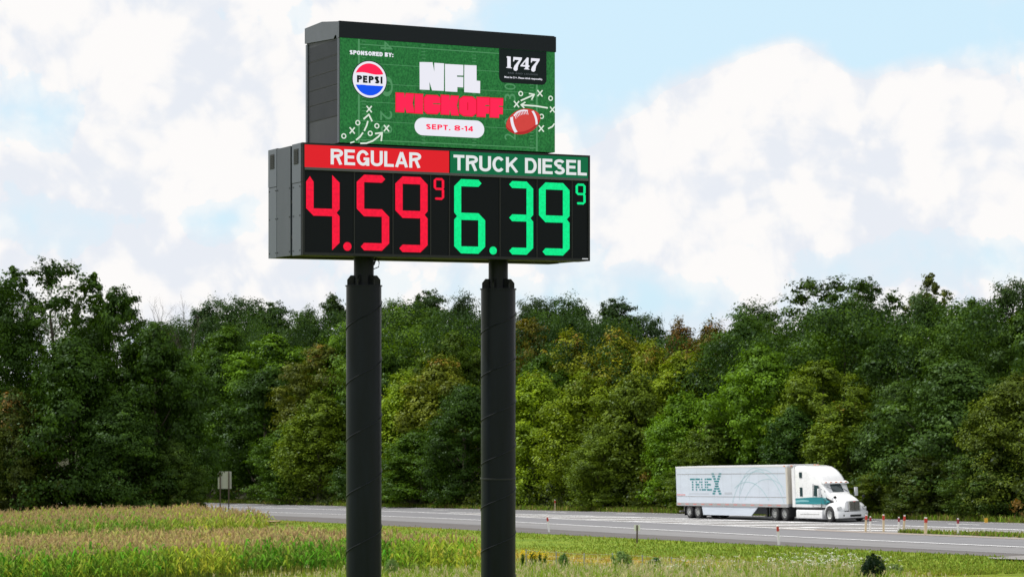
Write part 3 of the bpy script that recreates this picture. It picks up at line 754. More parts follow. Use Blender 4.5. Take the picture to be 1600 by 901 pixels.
A = Art(2)
for P in KO:
    cx = sum(p[0] for p in P) / len(P); cy = sum(p[1] for p in P) / len(P)
    A.px([(cx + (p[0] - cx) * 1.05, cy + (p[1] - cy) * 1.05) for p in P])
A.build('lettering_outline', s_rim)
A = Art(3)
for P in KO:
    cx = sum(p[0] for p in P) / len(P); cy = sum(p[1] for p in P) / len(P)
    A.px([(cx + (p[0] - cx) * .975, cy + (p[1] - cy) * .975) for p in P])
A.build('headline_lettering', s_red, 'red KICKOFF lettering')
A = Art(4); w, z = face_wz(*z4(357, 190)); A.poly(W_(w - .012, w + .012, z - .09, z + .09)); A.build('letter_counter', s_rim)
# date pill
(wa, za), (wb, _) = face_wz(647.3, 183.6), face_wz(756.2, 188); _, zb = face_wz(647.3, 211); r = (za - zb) / 2; zm = (za + zb) / 2
A = Art(2); A.poly([(wb - r + r * math.cos(a), zm + r * math.sin(a)) for a in np.linspace(-math.pi / 2, math.pi / 2, 14)] + [(wa + r + r * math.cos(a), zm + r * math.sin(a)) for a in np.linspace(math.pi / 2, 3 * math.pi / 2, 14)])
A.build('date_pill', s_white)
(wa, za), (wb, _) = face_wz(665.2, 193.9), face_wz(738.4, 197); _, zb = face_wz(665.2, 202)
strokes('date_lettering', 'SEPT. 8-14', wa, wb, zb, za, layer(3) + .0027, s_red, screen, .22, .0025, .15)
# venue badge
(wa, za), (wb, _) = face_wz(779.3, 76), face_wz(853.4, 80); _, zb = face_wz(779.3, 129); r = .13
A = Art(2); A.poly([(wa, LZ1 - .002)] + [(wa + r + r * math.cos(a), zb + r + r * math.sin(a)) for a in np.linspace(math.pi, 1.5 * math.pi, 8)] + [(wb - r + r * math.cos(a), zb + r + r * math.sin(a)) for a in np.linspace(1.5 * math.pi, 2 * math.pi, 8)] + [(wb, LZ1 - .002)])
A.build('venue_badge', s_black)
A = Art(3)
for P in (((893, 262), (910, 252), (955, 258), (955, 405), (972, 412), (972, 420), (893, 412), (893, 404), (908, 400), (908, 274)),
          ((992, 262), (1112, 270), (1108, 296), (1062, 372), (1052, 405), (1050, 440), (1030, 456), (1002, 448), (992, 425), (1006, 385), (1070, 306), (1010, 300), (1000, 325), (988, 322)),
          ((1182, 268), (1204, 274), (1200, 378), (1214, 380), (1214, 402), (1200, 401), (1198, 424), (1214, 430), (1213, 438), (1140, 432), (1141, 424), (1156, 420), (1158, 398), (1088, 392), (1090, 380)),
          ((1238, 278), (1358, 287), (1354, 312), (1308, 386), (1300, 420), (1296, 452), (1276, 468), (1248, 460), (1238, 436), (1252, 398), (1316, 322), (1256, 316), (1246, 340), (1234, 338))):
    A.px([z2(*p) for p in P])
A.build('venue_number', s_white)
A = Art(4); A.px([z2(*p) for p in ((1158, 325), (1157, 374), (1120, 372))]); A.build('letter_counter', s_black)
(wa, za), (wb, _) = face_wz(*z2(918, 472)), face_wz(*z2(1330, 500)); _, zb = face_wz(*z2(918, 492))
text_mesh('badge_lettering', 'BAR AND LOUNGE', wa, wb, zb, za, layer(3) + .0027, s_grey, screen, .0, .0025, space=1.2)
(wa, za), (wb, _) = face_wz(*z2(868, 526)), face_wz(*z2(1398, 560)); _, zb = face_wz(*z2(868, 558))
text_mesh('badge_lettering', 'Must be 21+. Please drink responsibly.', wa, wb, zb, za, layer(3) + .0027, s_white, screen, .02, .0025)
(wa, za), (wb, _) = face_wz(*z1(150, 176)), face_wz(*z1(792, 210)); _, zb = face_wz(*z1(150, 238))
strokes('sponsor_lettering', 'SPONSORED BY:', wa, wb, zb, za, layer(2) + .0027, s_white, screen, .26, .0025, .10)
# round sponsor logo
w, z = face_wz(577, 124.6); RO = .432
disc = lambda r, n=40: [(w + r * math.cos(a), z + r * math.sin(a)) for a in np.linspace(0, 2 * math.pi, n + 1)[:-1]]
A = Art(2); A.poly(disc(RO)); A.build('logo_rim', s_black)
A = Art(3); A.poly(disc(RO * .955)); A.build('logo_disc', s_white)
wave = lambda u: .018 * math.sin(-u / .34 * math.pi)
ri = RO * .84
A = Art(4); u0 = .92 * ri
top = [(w + ri * math.cos(a), z + ri * math.sin(a)) for a in np.linspace(math.acos(.93), math.pi - math.acos(.93), 24)]
A.poly(top + [(w + u, z + .135 + wave(u)) for u in np.linspace(-u0, u0, 14)]); A.build('logo_field', s_red, 'red upper field of the round logo')
A = Art(4)
low = [(w + ri * math.cos(a), z + ri * math.sin(a)) for a in np.linspace(math.pi + math.acos(.93), 2 * math.pi - math.acos(.93), 24)]
A.poly(low + [(w + u, z - .145 + wave(u)) for u in np.linspace(u0, -u0, 14)]); A.build('logo_field', s_blue, 'blue lower field of the round logo')
strokes('logo_lettering', 'PEPSI', w - .31, w + .315, z - .082, z + .080, layer(4) + .0027, s_black, screen, .27, .0025, .16)
# the ball
w, z = face_wz(*z4(1128, 402)); ta = R(19)
def ell(a, b_, n=36, p=1.22): 
    o = []
    for k in range(n):
        q = 2 * math.pi * k / n; u = a * math.cos(q); v = b_ * math.copysign(abs(math.sin(q)) ** p, math.sin(q)); o.append((u, v))
    return o
def rot(P, du=0, dv=0): return [(w + (u + du) * math.cos(ta) - (v + dv) * math.sin(ta), z + (u + du) * math.sin(ta) + (v + dv) * math.cos(ta)) for u, v in P]
A = Art(4); A.poly(rot(ell(.475, .29))); A.build('ball_picture', s_balld)
A = Art(5); A.poly(rot(ell(.455, .25), .0, .028)); A.build('ball_picture', s_ball, 'lighter upper side of the pictured ball')
A = Art(6)
def band(u0, bow, wd, lim):
    L = [(u0 + bow * (1 - (v / lim) ** 2), v) for v in np.linspace(-lim, lim, 9)]
    A.poly(rot(L + [(u + wd, v) for u, v in reversed(L)]))
band(-.30, -.03, .075, .185); band(.285, .03, .055, .165)
A.poly(rot([(-.2, .215), (-.1, .262), (0, .277), (.1, .262), (.2, .222), (.19, .19), (.1, .225), (0, .240), (-.1, .225), (-.19, .18)]))
for k in range(9): u = -.17 + k * .042; A.poly(rot([(u, .16 - 3.0 * u * u * .5), (u + .014, .16 - 3 * u * u * .5), (u + .014, .235 - u * u), (u, .235 - u * u)]))
A.build('ball_stripe', s_white)

# ------------------------------------------------------------------ semi-trailer truck
TA = R(24.5)
def slope_matrix(X, Y, hx, hy):
    f = Vector((hx, hy, GB * hx + GC * hy)).normalized(); n = Vector((-GB, -GC, 1)).normalized(); l = n.cross(f).normalized()
    M = Matrix((f, l, n)).transposed().to_4x4(); M.translation = Vector((X, Y, plane(X, Y) + .03)); return M
# measured spot of the near front wheel; local x forward, y left, z up; origin under the front bumper's middle
_sx, _sy = onground(1298.5, 816)
hx, hy = math.sin(TA), -math.cos(TA); lx, ly = -hy, hx                   # left of the heading
ox, oy = _sx + 1.3 * hx + 1.15 * lx, _sy + 1.3 * hy + 1.15 * ly
truck = tag(empty('semi_truck', (0, 0, 0)), 'white semi-trailer truck with a teal stripe on its sleeper cab driving on the highway', 'truck')
truck.matrix_world = slope_matrix(ox, oy, hx, hy)
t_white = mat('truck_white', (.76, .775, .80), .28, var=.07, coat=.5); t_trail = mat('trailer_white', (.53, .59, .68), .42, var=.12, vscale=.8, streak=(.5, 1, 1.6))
t_teal = mat('teal_paint', (.01, .20, .235), .35); t_teal2 = mat('pale_teal_paint', (.18, .42, .46), .4); t_black = mat('black_plastic', (.012, .013, .015), .6); t_tyre = mat('tyre_rubber', (.022, .023, .025), .85, var=.2)
t_rim = mat('wheel_aluminium', (.55, .56, .56), .35, metal=.8, var=.15); t_rail = mat('trailer_rail', (.32, .32, .33), .5, var=.2); t_tan = mat('nose_panel', (.52, .49, .43), .5, var=.08)
t_glass = mat('cab_glass', (.03, .055, .06), .06, spec=.8); t_chrome = mat('chrome', (.62, .62, .63), .18, metal=.9); t_amber = mat('amber_lens', (.8, .22, .03), .3); t_redl = mat('red_lens', (.6, .03, .03), .3)
t_grill = mat('grille_mesh', (.20, .195, .185), .4, metal=.4, var=.5, vscale=14)
TX0, TX1 = -6.45, -22.55; HW = 1.29; TZ0, TZ1 = 1.12, 3.88
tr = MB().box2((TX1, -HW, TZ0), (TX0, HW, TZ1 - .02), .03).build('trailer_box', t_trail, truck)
MB().box2((TX1 - .01, -HW - .012, TZ1 - .13), (TX0 + .01, HW + .012, TZ1), .02).build('roof_rail', mat('rail_white', (.74, .75, .78), .35, metal=.2), tr)
b = MB().box2((TX1 - .008, -HW - .02, TZ0 - .17), (TX0 + .008, HW + .02, TZ0 + .06), .01)
b.build('side_rail', t_rail, tr)
b = MB().box2((TX0 + .004, -HW + .01, TZ0 + .07), (TX0 + .05, HW - .01, TZ1 - .14), .02)
for k in range(5): b.box2((TX0 + .05, -1.0 + k * .5 - .02, TZ0 + .1), (TX0 + .07, -1.0 + k * .5 + .02, TZ1 - .3))
b.build('nose_panel', t_tan, tr)
MB().box2((TX0 - .22, -HW - .008, TZ0 + .07), (TX0 + .0, -HW + .02, TZ1 - .14), .0).build('corner_post', t_tan, tr)
b = MB()
for z in (TZ0 + .52, TZ1 - .58): b.box2((TX1 + .15, -HW - .014, z), (TX0 - .3, -HW - .0, z + .035)); b.box2((TX1 + .15, HW, z), (TX0 - .3, HW + .014, z + .035))
b.build_each('rub_strip', t_rail, tr)
b = MB()
for k in range(12): x = TX1 + .7 + k * 1.28; b.box2((x, -HW - .004, TZ0 + .07), (x + .012, -HW, TZ1 - .14)); b.box2((x, HW, TZ0 + .07), (x + .012, HW + .004, TZ1 - .14))
b.build('panel_seam', mat('seam_grey', (.5, .54, .6), .5), tr)
b = MB()
for x, y, z in ((TX0 + .06, -.95, TZ1 - .05), (TX0 + .06, .95, TZ1 - .05), (TX0 + .06, HW - .06, TZ1 - .05), (TX0 - .3, -HW - .02, TZ1 - .07)): b.box((x, y, z), (.05, .14, .06))
b.build_each('marker_light', t_amber, tr)
b = MB()
for k in range(13): x = TX1 + .2 + k * 1.2; b.box2((x, -HW - .026, TZ0 - .06), (x + .5, -HW - .021, TZ0 - .01))
b.box2((TX1 + .1, -HW - .008, TZ0 + .62), (TX1 + 1.4, -HW, TZ0 + .68)); b.build('reflector_tape', mat('reflector_red', (.62, .16, .15), .4), tr)
b = MB().box2((TX1 - .012, -HW + .08, TZ0 + .1), (TX1 - .002, -.02, TZ1 - .2)).box2((TX1 - .012, .02, TZ0 + .1), (TX1 - .002, HW - .08, TZ1 - .2)); b.build_each('rear_door', t_trail, tr)
b = MB()
for y in (-.9, -.35, .35, .9): b.tube([(TX1 - .04, y, TZ0 + .05), (TX1 - .04, y, TZ1 - .15)], .018, 8)
b.build_each('lock_rod', t_rail, tr)
# livery: barred wordmark with a large X, and thin globe arcs
def side_pt(u, v, off=.006): return (TX1 + u, -HW - off, TZ0 + v)
def slab(b, pts, off=.010): b.prism(pts, lambda u, v: side_pt(u, v, .001), lambda u, v: side_pt(u, v, off))
def bars(b, shape, z0=.0, h=.0): 
    for u0, v0, u1, v1 in shape: slab(b, [(u0, v0), (u1, v0), (u1, v1), (u0, v1)])
b = MB(); base, H = .98, .92
rows = [0, .19, .38, .57, .78]; bh = .115
G = {'T': [(2, 2), (2, 2), (2, 2), (2, 2), (0, 4)], 'R': [(0, 1, 3, 4), (0, 1, 2, 3), (0, 3), (0, 1, 3, 4), (0, 3.6)], 'U': [(.3, 3.7), (0, 1, 3, 4), (0, 1, 3, 4), (0, 1, 3, 4), (0, 1, 3, 4)], 'E': [(0, 4), (0, 1), (0, 3.2), (0, 1), (0, 4)]}
u = 2.2; cw = .185
for ch in 'TRUE':
    for k, rw in enumerate(G[ch]):
        if ch == 'T' and k < 4: rw = (1.5, 2.6)
        for i in range(0, len(rw), 2): slab(b, [(u + rw[i] * cw, base + rows[k]), (u + rw[i + 1] * cw, base + rows[k]), (u + rw[i + 1] * cw, base + rows[k] + bh), (u + rw[i] * cw, base + rows[k] + bh)])
    u += 4.55 * cw
for k in range(9):                                  # the X, taller than the rest, cut in bars
    v = base - .28 + k * .18; q = abs(k - 3.7) / 4.6; du = q * .8
    for sg in (-1, 1): 
        c = u + .62 + sg * du * .72; slab(b, [(c - .18, v), (c + .20, v), (c + .20, v + bh), (c - .18, v + bh)])
b.build('wordmark', t_teal, tr)
b = MB(); slab(b, [(2.0, .72), (5.0, .72), (5.0, .77), (2.0, .77)]); slab(b, [(7.3, .70), (8.4, .70), (8.4, .86), (7.3, .86)]); b.build('small_lettering', mat('soft_grey_paint', (.42, .46, .52), .5), tr)
b = MB()
def arc(cx, cz, r, a0, a1, wd):
    P = [(cx + r * math.cos(R(a)), cz + r * 1.0 * math.sin(R(a))) for a in np.linspace(a0, a1, 26)]
    P = [(u, v) for u, v in P if TZ0 + v < TZ1 - .15 and v > .08 and u < 15.7]
    for p, q in zip(P, P[1:]):
        d = (Vector(q) - Vector(p)); n = Vector((-d.y, d.x)).normalized() * wd / 2
        slab(b, [tuple(Vector(p) + n), tuple(Vector(p) - n), tuple(Vector(q) - n), tuple(Vector(q) + n)], .008)
arc(12.0, -1.6, 3.95, 20, 160, .05); arc(10.6, -2.3, 3.9, 12, 118, .05); arc(12.6, -1.0, 3.5, 0, 150, .04); arc(13.4, -2.4, 4.2, 60, 140, .03); arc(11.8, .2, 2.4, 60, 200, .03)
b.build('livery_arc', mat('faded_teal_line', (.34, .50, .55), .5), tr)
# side skirts, landing gear, underride guard
b = MB()
for y in (-HW + .05, HW - .05):
    b.prism([(-18.55, .30), (-11.6, .30), (-10.6, .95), (-18.75, .95)], lambda u, v: (u, y - .02, v), lambda u, v: (u, y + .02, v))
b.build_each('side_skirt', t_trail, tr)
b = MB()
for y in (-.95, .95): b.box2((-9.9, y - .07, .28), (-9.75, y + .07, .95)); b.box2((-9.98, y - .16, .25), (-9.66, y + .16, .29))
b.build_each('landing_gear', t_black, tr)
b = MB().box2((TX1 + .05, -1.1, .45), (TX1 + .15, 1.1, .56)); b.box2((TX1 + .06, -.7, .55), (TX1 + .14, -.6, .96)); b.box2((TX1 + .06, .6, .55), (TX1 + .14, .7, .96)); b.build('underride_guard', t_rail, tr)
b = MB()
for x in (-19.35, -20.65): b.tube([(x, -.8, .5), (x, .8, .5)], .08, 10)
b.box2((-21.3, -.5, .72), (-18.8, .5, .95)); b.build('bogie', t_black, tr)
for x in (-18.62, -21.42):
    MB().box2((x - .01, -1.25, .22), (x + .01, -.65, .95)).box2((x - .01, .65, .22), (x + .01, 1.25, .95)).build_each('mud_flap', t_black, tr)
# chassis
b = MB().box2((-9.1, -.45, .62), (-1.0, .45, .92))
for x in (-7.0, -8.32): b.tube([(x, -.8, .5), (x, .8, .5)], .09, 10)
b.tube([(-1.3, -.8, .5), (-1.3, .8, .5)], .06, 10); b.lathe([(.0, 1.0), (.48, 1.0), (.52, .93), (0, .93)], (-7.6, 0, 0), 'z', 20); b.build('chassis', t_black, truck)
def wheel(x, y, side, wd, r=.51):
    o = -side * wd / 2 
    b = MB().lathe([(.29, -wd / 2), (r - .06, -wd / 2), (r - .01, -wd / 2 + .05), (r, -.02), (r, .02), (r - .01, wd / 2 - .05), (r - .06, wd / 2), (.29, wd / 2)], (0, 0, 0), 'y', 32)
    w = b.build('wheel', t_tyre, truck, True); w.location = (x, y, r)
    s = side
    hub = [(.0, s * (wd / 2 - .03)), (.09, s * (wd / 2 - .03)), (.11, s * (wd / 2 - .12)), (.22, s * (wd / 2 - .14)), (.27, s * (wd / 2 - .04)), (.295, s * (wd / 2 + .004))] if wd < .5 else \
          [(.0, s * (wd / 2 - .02)), (.11, s * (wd / 2 - .02)), (.13, s * (wd / 2 - .16)), (.24, s * (wd / 2 - .18)), (.29, s * (wd / 2 + .004))]
    MB().lathe(hub, (0, 0, 0), 'y', 24).build('rim', t_rim, w, True)
for x in (-7.0, -8.32, -19.35, -20.65):
    for sgn in (-1, 1): wheel(x, sgn * .98, sgn, .60)
for sgn in (-1, 1): wheel(-1.3, sgn * 1.10, sgn, .30)

def rrect(x, hw, z0, z1, r=.2, n=6, taper=1.0):
    """rounded section at x, half width hw at the bottom and hw*taper at the top"""
    P = []
    for cx, cz, a0 in ((1, 1, 0), (-1, 1, 90), (-1, 0, 180), (1, 0, 270)):
        rr = r if cz else min(r, .08)
        for k in range(n):
            a = R(a0 + 90 * k / (n - 1)); w = hw * (taper if cz else 1)
            P.append((x, cx * (w - rr) + rr * math.cos(a), (z1 - rr if cz else z0 + rr) + rr * math.sin(a)))
    return P
# cab with sleeper: one shell lofted front to back
secs = [(-1.62, 1.00, .98, 1.72, .18, .80), (-2.02, 1.07, .96, 1.98, .16, .84), (-2.30, 1.12, .94, 2.35, .20, .84), (-2.52, 1.14, .94, 2.66, .22, .86), (-2.72, 1.15, .94, 2.93, .28, .86), (-3.05, 1.17, .94, 3.22, .34, .90),
        (-3.55, 1.19, .94, 3.50, .36, .94), (-4.2, 1.2, .94, 3.72, .34, .97), (-4.9, 1.2, .94, 3.80, .30, .98), (-5.62, 1.2, .94, 3.82, .24, .99), (-5.68, 1.17, .97, 3.78, .2, .99)]
cabm = MB().rings([rrect(*s[:4], s[4], 6, s[5]) for s in secs]).build('cab', t_white, truck, True, 35)
# bonnet and wings
secs = [(-.30, .50, .78, 1.36, .12, .90), (-.36, .66, .74, 1.44, .16, .86), (-.70, .80, .74, 1.60, .22, .78), (-1.20, .90, .80, 1.78, .26, .76), (-1.75, .98, .90, 1.93, .26, .76), (-2.0, 1.0, .95, 1.98, .26, .78)]
MB().rings([rrect(*s[:4], s[4], 6, s[5]) for s in secs]).build('bonnet', t_white, truck, True, 35)
for sg in (-1, 1):
    b = MB(); R1, R0_, = .80, .60; rr = []
    for k in range(15):
        a = R(-8 + 186 * k / 14); c, s_ = math.cos(a), math.sin(a)
        nose = .10 * max(0, c)
        ri_, ro = R0_, R1 - .04 + nose
        yo, yi = sg * 1.23, sg * .62
        P = [(-1.3 + ri_ * c, yi, .5 + ri_ * s_), (-1.3 + ri_ * c, yo, .5 + ri_ * s_), (-1.3 + (ro - .1) * c, yo, .5 + (ro - .1) * s_), (-1.3 + ro * c, yo - sg * .09, .5 + ro * s_), (-1.3 + (ro + .06) * c, sg * .85, .5 + (ro + .06) * s_), (-1.3 + (ro + .06) * c, yi, .5 + (ro + .06) * s_)]
        rr.append(P)
    b.rings(rr); b.build('wing', t_white, truck, True, 50)
    # headlight on the nose of each wing
    h = MB().box((-.47, sg * .99, .93), (.12, .30, .20), Matrix.Rotation(0, 3, 'Z'), .04).build('headlight', t_chrome, truck, True)
    MB().box((-.402, sg * .99, .93), (.02, .22, .12), None, .006).build('lens', mat('clear_lens', (.75, .78, .78), .08, spec=.8), h)
# bumper, grille
secs = [(1.22, -.62), (1.18, -.34), (.95, -.14), (.6, -.05), (0, 0), (-.6, -.05), (-.95, -.14), (-1.18, -.34), (-1.22, -.62)]
b = MB(); b.rings([[(x, y, .30), (x, y, .66), (x - .02, y, .70), (x - .14, y * .95, .70), (x - .14, y * .95, .28), (x - .03, y, .27)] for y, x in secs]); bp_ = b.build('bumper', t_white, truck, True, 30)
b = MB().box2((-.04, -.42, .36), (.008, .42, .50), .004); b.build('air_intake', t_black, bp_)
b = MB().rings([[(x - .03, y * .98, .20), (x - .03, y * .98, .268), (x - .12, y * .93, .268), (x - .12, y * .93, .20)] for y, x in secs]); b.build('lower_lip', t_black, bp_)
b = MB()
for sg in (-1, 1): b.lathe([(0, .0), (.07, .0), (.075, -.02)], (-.105, sg * .86, .46), 'x', 14)
b.build_each('fog_lamp', t_chrome, bp_)
g_ = MB().box2((-.40, -.42, .72), (-.14, .42, 1.40), .04).build('grille_surround', t_chrome, truck)
MB().box2((-.15, -.36, .76), (-.128, .36, 1.34), .006).build('grille', t_grill, g_)
b = MB()
for k in range(12): y = -.33 + k * .06; b.box2((-.127, y, .77), (-.118, y + .012, 1.33))
b.box2((-.128, -.012, .77), (-.108, .012, 1.34)); b.build('grille_bar', t_chrome, g_)
MB().box2((-.15, -.07, 1.345), (-.122, .07, 1.395), .006).build('badge', t_redl, g_)
# windscreen, side glass, visor, mirrors
wz = lambda z: -2.02 - (z - 1.98) * (.5 / .68)
b = MB(); n = 10
rr = []
for z in (2.0, 2.54):
    rr.append([(wz(z) + .035 - .22 * abs(-1 + 2 * k / n) ** 2.4, (-1 + 2 * k / n) * (.98 - (z - 2) * .12), z + .0) for k in range(n + 1)])
for k in range(n): b.face([rr[0][k], rr[0][k + 1], rr[1][k + 1], rr[1][k]])
ws = b.build('windscreen', t_glass, cabm, True)
b = MB(); b.prism([(wz(2.5) + .16, 2.545), (wz(2.5) + .14, 2.62), (wz(2.5) - .2, 2.74), (wz(2.5) - .2, 2.60)], lambda x, z: (x, -1.0, z), lambda x, z: (x, 1.0, z)); b.build('sun_visor', t_white, cabm)
b = MB()
for y in (-.8, -.4, 0, .4, .8): b.box((wz(2.5) + .10, y, 2.66), (.08, .16, .04))
b.build_each('roof_lamp', t_amber, cabm)
b = MB().tube([(wz(2.02) + .03, -.08, 2.02), (wz(2.4) + .05, -.75, 2.38)], .014, 6).tube([(wz(2.02) + .03, .75, 2.02), (wz(2.4) + .06, .1, 2.42)], .014, 6); b.build_each('wiper', t_black, cabm)
for sg in (-1, 1):
    def sp(x, z, off=.012): return (x, sg * (1.16 + off - .05 * max(0, z - 1.9)), z)
    P = [(-2.42, 1.80), (-2.62, 2.02), (-2.80, 2.46), (-3.30, 2.50), (-3.32, 1.76), (-2.75, 1.72)]
    MB().prism(P, lambda x, z: sp(x, z, -.05), lambda x, z: sp(x, z)).build_each('side_window', t_glass, cabm)
    b = MB()
    for P in ([(-2.36, 1.0), (-2.38, 1.0), (-2.38, 1.74), (-2.36, 1.74)], [(-3.42, 1.0), (-3.44, 1.0), (-3.44, 2.58), (-3.42, 2.58)], [(-2.38, 1.0), (-3.42, 1.0), (-3.42, 1.02), (-2.38, 1.02)]):
        b.prism(P, lambda x, z: sp(x, z, -.02), lambda x, z: sp(x, z, .045 if z < 2 else .03))
    b.build('door_seam', mat('seam_dark', (.16, .17, .18), .5), cabm)
    b = MB()
    for P in ([(-4.70, 1.72), (-5.02, 1.72), (-5.02, 2.34), (-4.70, 2.34)], [(-4.72, 3.0), (-5.05, 3.0), (-5.05, 3.38), (-4.72, 3.38)]):
        b.prism(P, lambda x, z: (x, sg * 1.10, z), lambda x, z: (x, sg * 1.216, z))
    b.build_each('sleeper_window', t_glass, cabm)
    b = MB(); P = [(-5.63, 1.20), (-2.9, 1.20), (-2.3, 1.22), (-1.85, 1.18), (-1.55, 1.35), (-2.05, 1.60), (-2.6, 1.68), (-3.6, 1.66), (-4.6, 1.62), (-5.63, 1.58)]
    b.prism(P, lambda x, z: (x, sg * 1.0, z), lambda x, z: (x, sg * (1.211 if x < -2.5 else 1.185 - (x + 2.5) * -.02), z)); b.build('teal_stripe', t_teal, cabm)
    b = MB(); P = [(-5.62, 1.44), (-4.7, 1.50), (-3.9, 1.45), (-3.9, 1.36), (-4.9, 1.34), (-5.62, 1.30)]
    b.prism(P, lambda x, z: (x, sg * 1.0, z), lambda x, z: (x, sg * 1.217, z)); b.build('pale_stripe', t_teal2, cabm)  # paler teal shape set over the teal stripe
    b = MB(); b.prism([(-2.10, 1.66), (-1.45, 1.40), (-1.35, 1.24), (-1.60, 1.34), (-2.05, 1.55)], lambda x, z: (x, sg * .8, z), lambda x, z: (x, sg * 1.0, z)); b.build('bonnet_vent', t_black, cabm)
    # fairing over the fuel tank, steps
    b = MB().rings([rrect(x, .30, .20, .84, .14) for x in (-5.55, -5.5, -2.35, -2.25)]); f = b.build('tank_fairing', t_white, truck, True); f.location = (0, sg * .93, 0)
    MB().box2((-5.6, -.28 , .85), (-2.2, .28, .925)).build('step_gap', t_black, f)
    b = MB(); b.box2((-5.0, -.31, .50), (-2.6, .312, .535)); b.build('step', t_chrome, f)
    # mirror
    mk = MB().tube([(-2.35, sg * 1.12, 2.2), (-2.15, sg * 1.42, 2.22)], .022, 8).tube([(-2.35, sg * 1.12, 1.8), (-2.15, sg * 1.42, 1.82)], .022, 8).build('mirror_arm', t_black, truck)
    MB().box((-2.14, sg * 1.47, 1.98), (.13, .25, .60), None, .045).build('mirror', t_white, mk, True)
    hm = MB().tube([(-.75, sg * .95, 1.3), (-.72, sg * 1.12, 1.62)], .012, 6).build('mirror_arm', t_black, truck)
    MB().box((-.72, sg * 1.13, 1.68), (.12, .2, .18), None, .05).build('mirror', t_black, hm, True)
    MB().prism([(-5.68, .98), (-6.05, .98), (-6.05, 3.62), (-5.68, 3.78)], lambda x, z: (x, sg * 1.165, z), lambda x, z: (x, sg * 1.195, z)).build('side_extender', t_white, truck)
    MB().tube([(-5.9, sg * .9, .95), (-5.9, sg * .9, 3.3)], .07, 12).build('exhaust_stack', t_chrome, truck, True)
MB().box((-5.95, -1.12, 3.62), (.1, .12, .16)).build('work_lamp', mat('navy_plastic', (.02, .02, .08), .5), truck)
for x in (-6.35, -8.98): MB().box2((x - .01, -1.28, .3), (x + .01, -.68, 1.0)).box2((x - .01, .68, .3), (x + .01, 1.28, 1.0)).build_each('mud_flap', t_black, truck)

# ------------------------------------------------------------------ roadside posts, back of a road sign, wire fence
p_white = mat('post_white', (.86, .86, .84), .5, var=.06); p_tan = mat('post_cream', (.72, .60, .40), .6, var=.1); p_red = mat('reflector_bright_red', (.55, .045, .03), .4); p_dred = mat('reflector_dark_red', (.32, .03, .05), .4)
p_steel = mat('weathered_steel', (.085, .062, .050), .7, var=.3); p_zinc = mat('zinc_post', (.34, .36, .38), .5, metal=.3, var=.2); p_yel = mat('yellow_plastic', (.75, .42, .03), .5)
def marker(px, yt, yb, body, top, label, lean=0.0, frac=.30, wd=.115, group='thin marker posts along the highway', name='marker_post'):
    X, Y = onground(px, yb); z = float(ground(X, Y)); h = (yb - yt) / FPX * Y
    o = tag(empty(name, (X, Y, z)), label, 'marker post', group); o.rotation_euler = (0, R(lean), 0)
    t = .03
    q = MB(); zc = h * (1 - frac)
    q.prism([(-wd / 2, -.04), (-wd / 2, t - .02), (-wd / 4, t), (wd / 4, t), (wd / 2, t - .02), (wd / 2, -.04), (wd / 4, -.015), (-wd / 4, -.015)], lambda u, v: (u, v, -.15), lambda u, v: (u, v, zc if top else h)).build('stake', body, o)
    if top:
        MB().box2((-wd / 2 - .006, -.045, zc), (wd / 2 + .006, t + .006, h - .07), .004).build('reflector_sleeve', top, o)
        MB().box2((-wd / 2 + .005, -.035, h - .07), (wd / 2 - .005, t - .005, h), .012).build('cap', p_white, o)
    return o
marker(858, 806, 831, p_white, p_red, 'white post with red top leaning left at the grass edge beside the right sign pole', -7)
marker(1217, 820, 851, p_white, p_red, 'white post with red top at the grass edge below the truck', -4)
marker(1352.2, 803, 831, p_tan, p_red, 'cream post with red top at the very nose of the truck, leaning right', 3)
marker(1359.6, 806, 831, p_white, p_dred, 'slim white post with dark red top just right of the truck nose', 1, wd=.095)
marker(1380.5, 803, 831.5, p_tan, p_red, 'upright cream post with red top, third of the row by the median tip', 0)
marker(1404.5, 807, 832, p_white, p_dred, 'white post with dark red top close beside a leaning cream one', 0, wd=.095)
marker(1411.5, 804, 833, p_tan, p_red, 'cream post leaning right, touching close to a white post', 4)
marker(1446, 807.5, 835, p_tan, p_red, 'broad cream and white post with red top, last but one of the median row', 1.5, wd=.16)
marker(1496.8, 809, 836.5, p_white, p_dred, 'white post with dark red top at the start of the grass median strip', 0, wd=.10)
marker(867, 780, 797.5, p_tan, p_red, 'cream post with red top on the far verge, right of the right sign pole', 0, group='marker posts on the far verge')
marker(942, 786.5, 797, p_white, None, 'short plain white stub on the far verge between sign pole and truck', 0, wd=.13, group='marker posts on the far verge')
marker(536, 772.5, 788, p_tan, p_red, 'cream post with red top on the far verge, left of the left sign pole', 0, group='marker posts on the far verge')
marker(661, 779, 790.5, p_white, None, 'short plain white stub on the far verge between the two sign poles', 0, wd=.13, group='marker posts on the far verge')
marker(1541, 809, 817, p_yel, None, 'small yellow stub on the far verge behind the median', -4, wd=.2, group='marker posts on the far verge')
marker(278.5, 776, 788, p_tan, None, 'small pale stub on the far verge behind the branches of the left trees', 0, wd=.16, group='marker posts on the far verge')
marker(311.5, 784, 804, p_white, p_red, 'white post with red top at the tip of the low branches beside the blank sign', 0)
marker(391, 799, 821.5, p_red, None, 'all red stake leaning left at the right end of the corn field', -5, wd=.16)
marker(423, 827, 833, p_white, None, 'tiny white survey stub in the grass beyond the corn', 0, wd=.10)
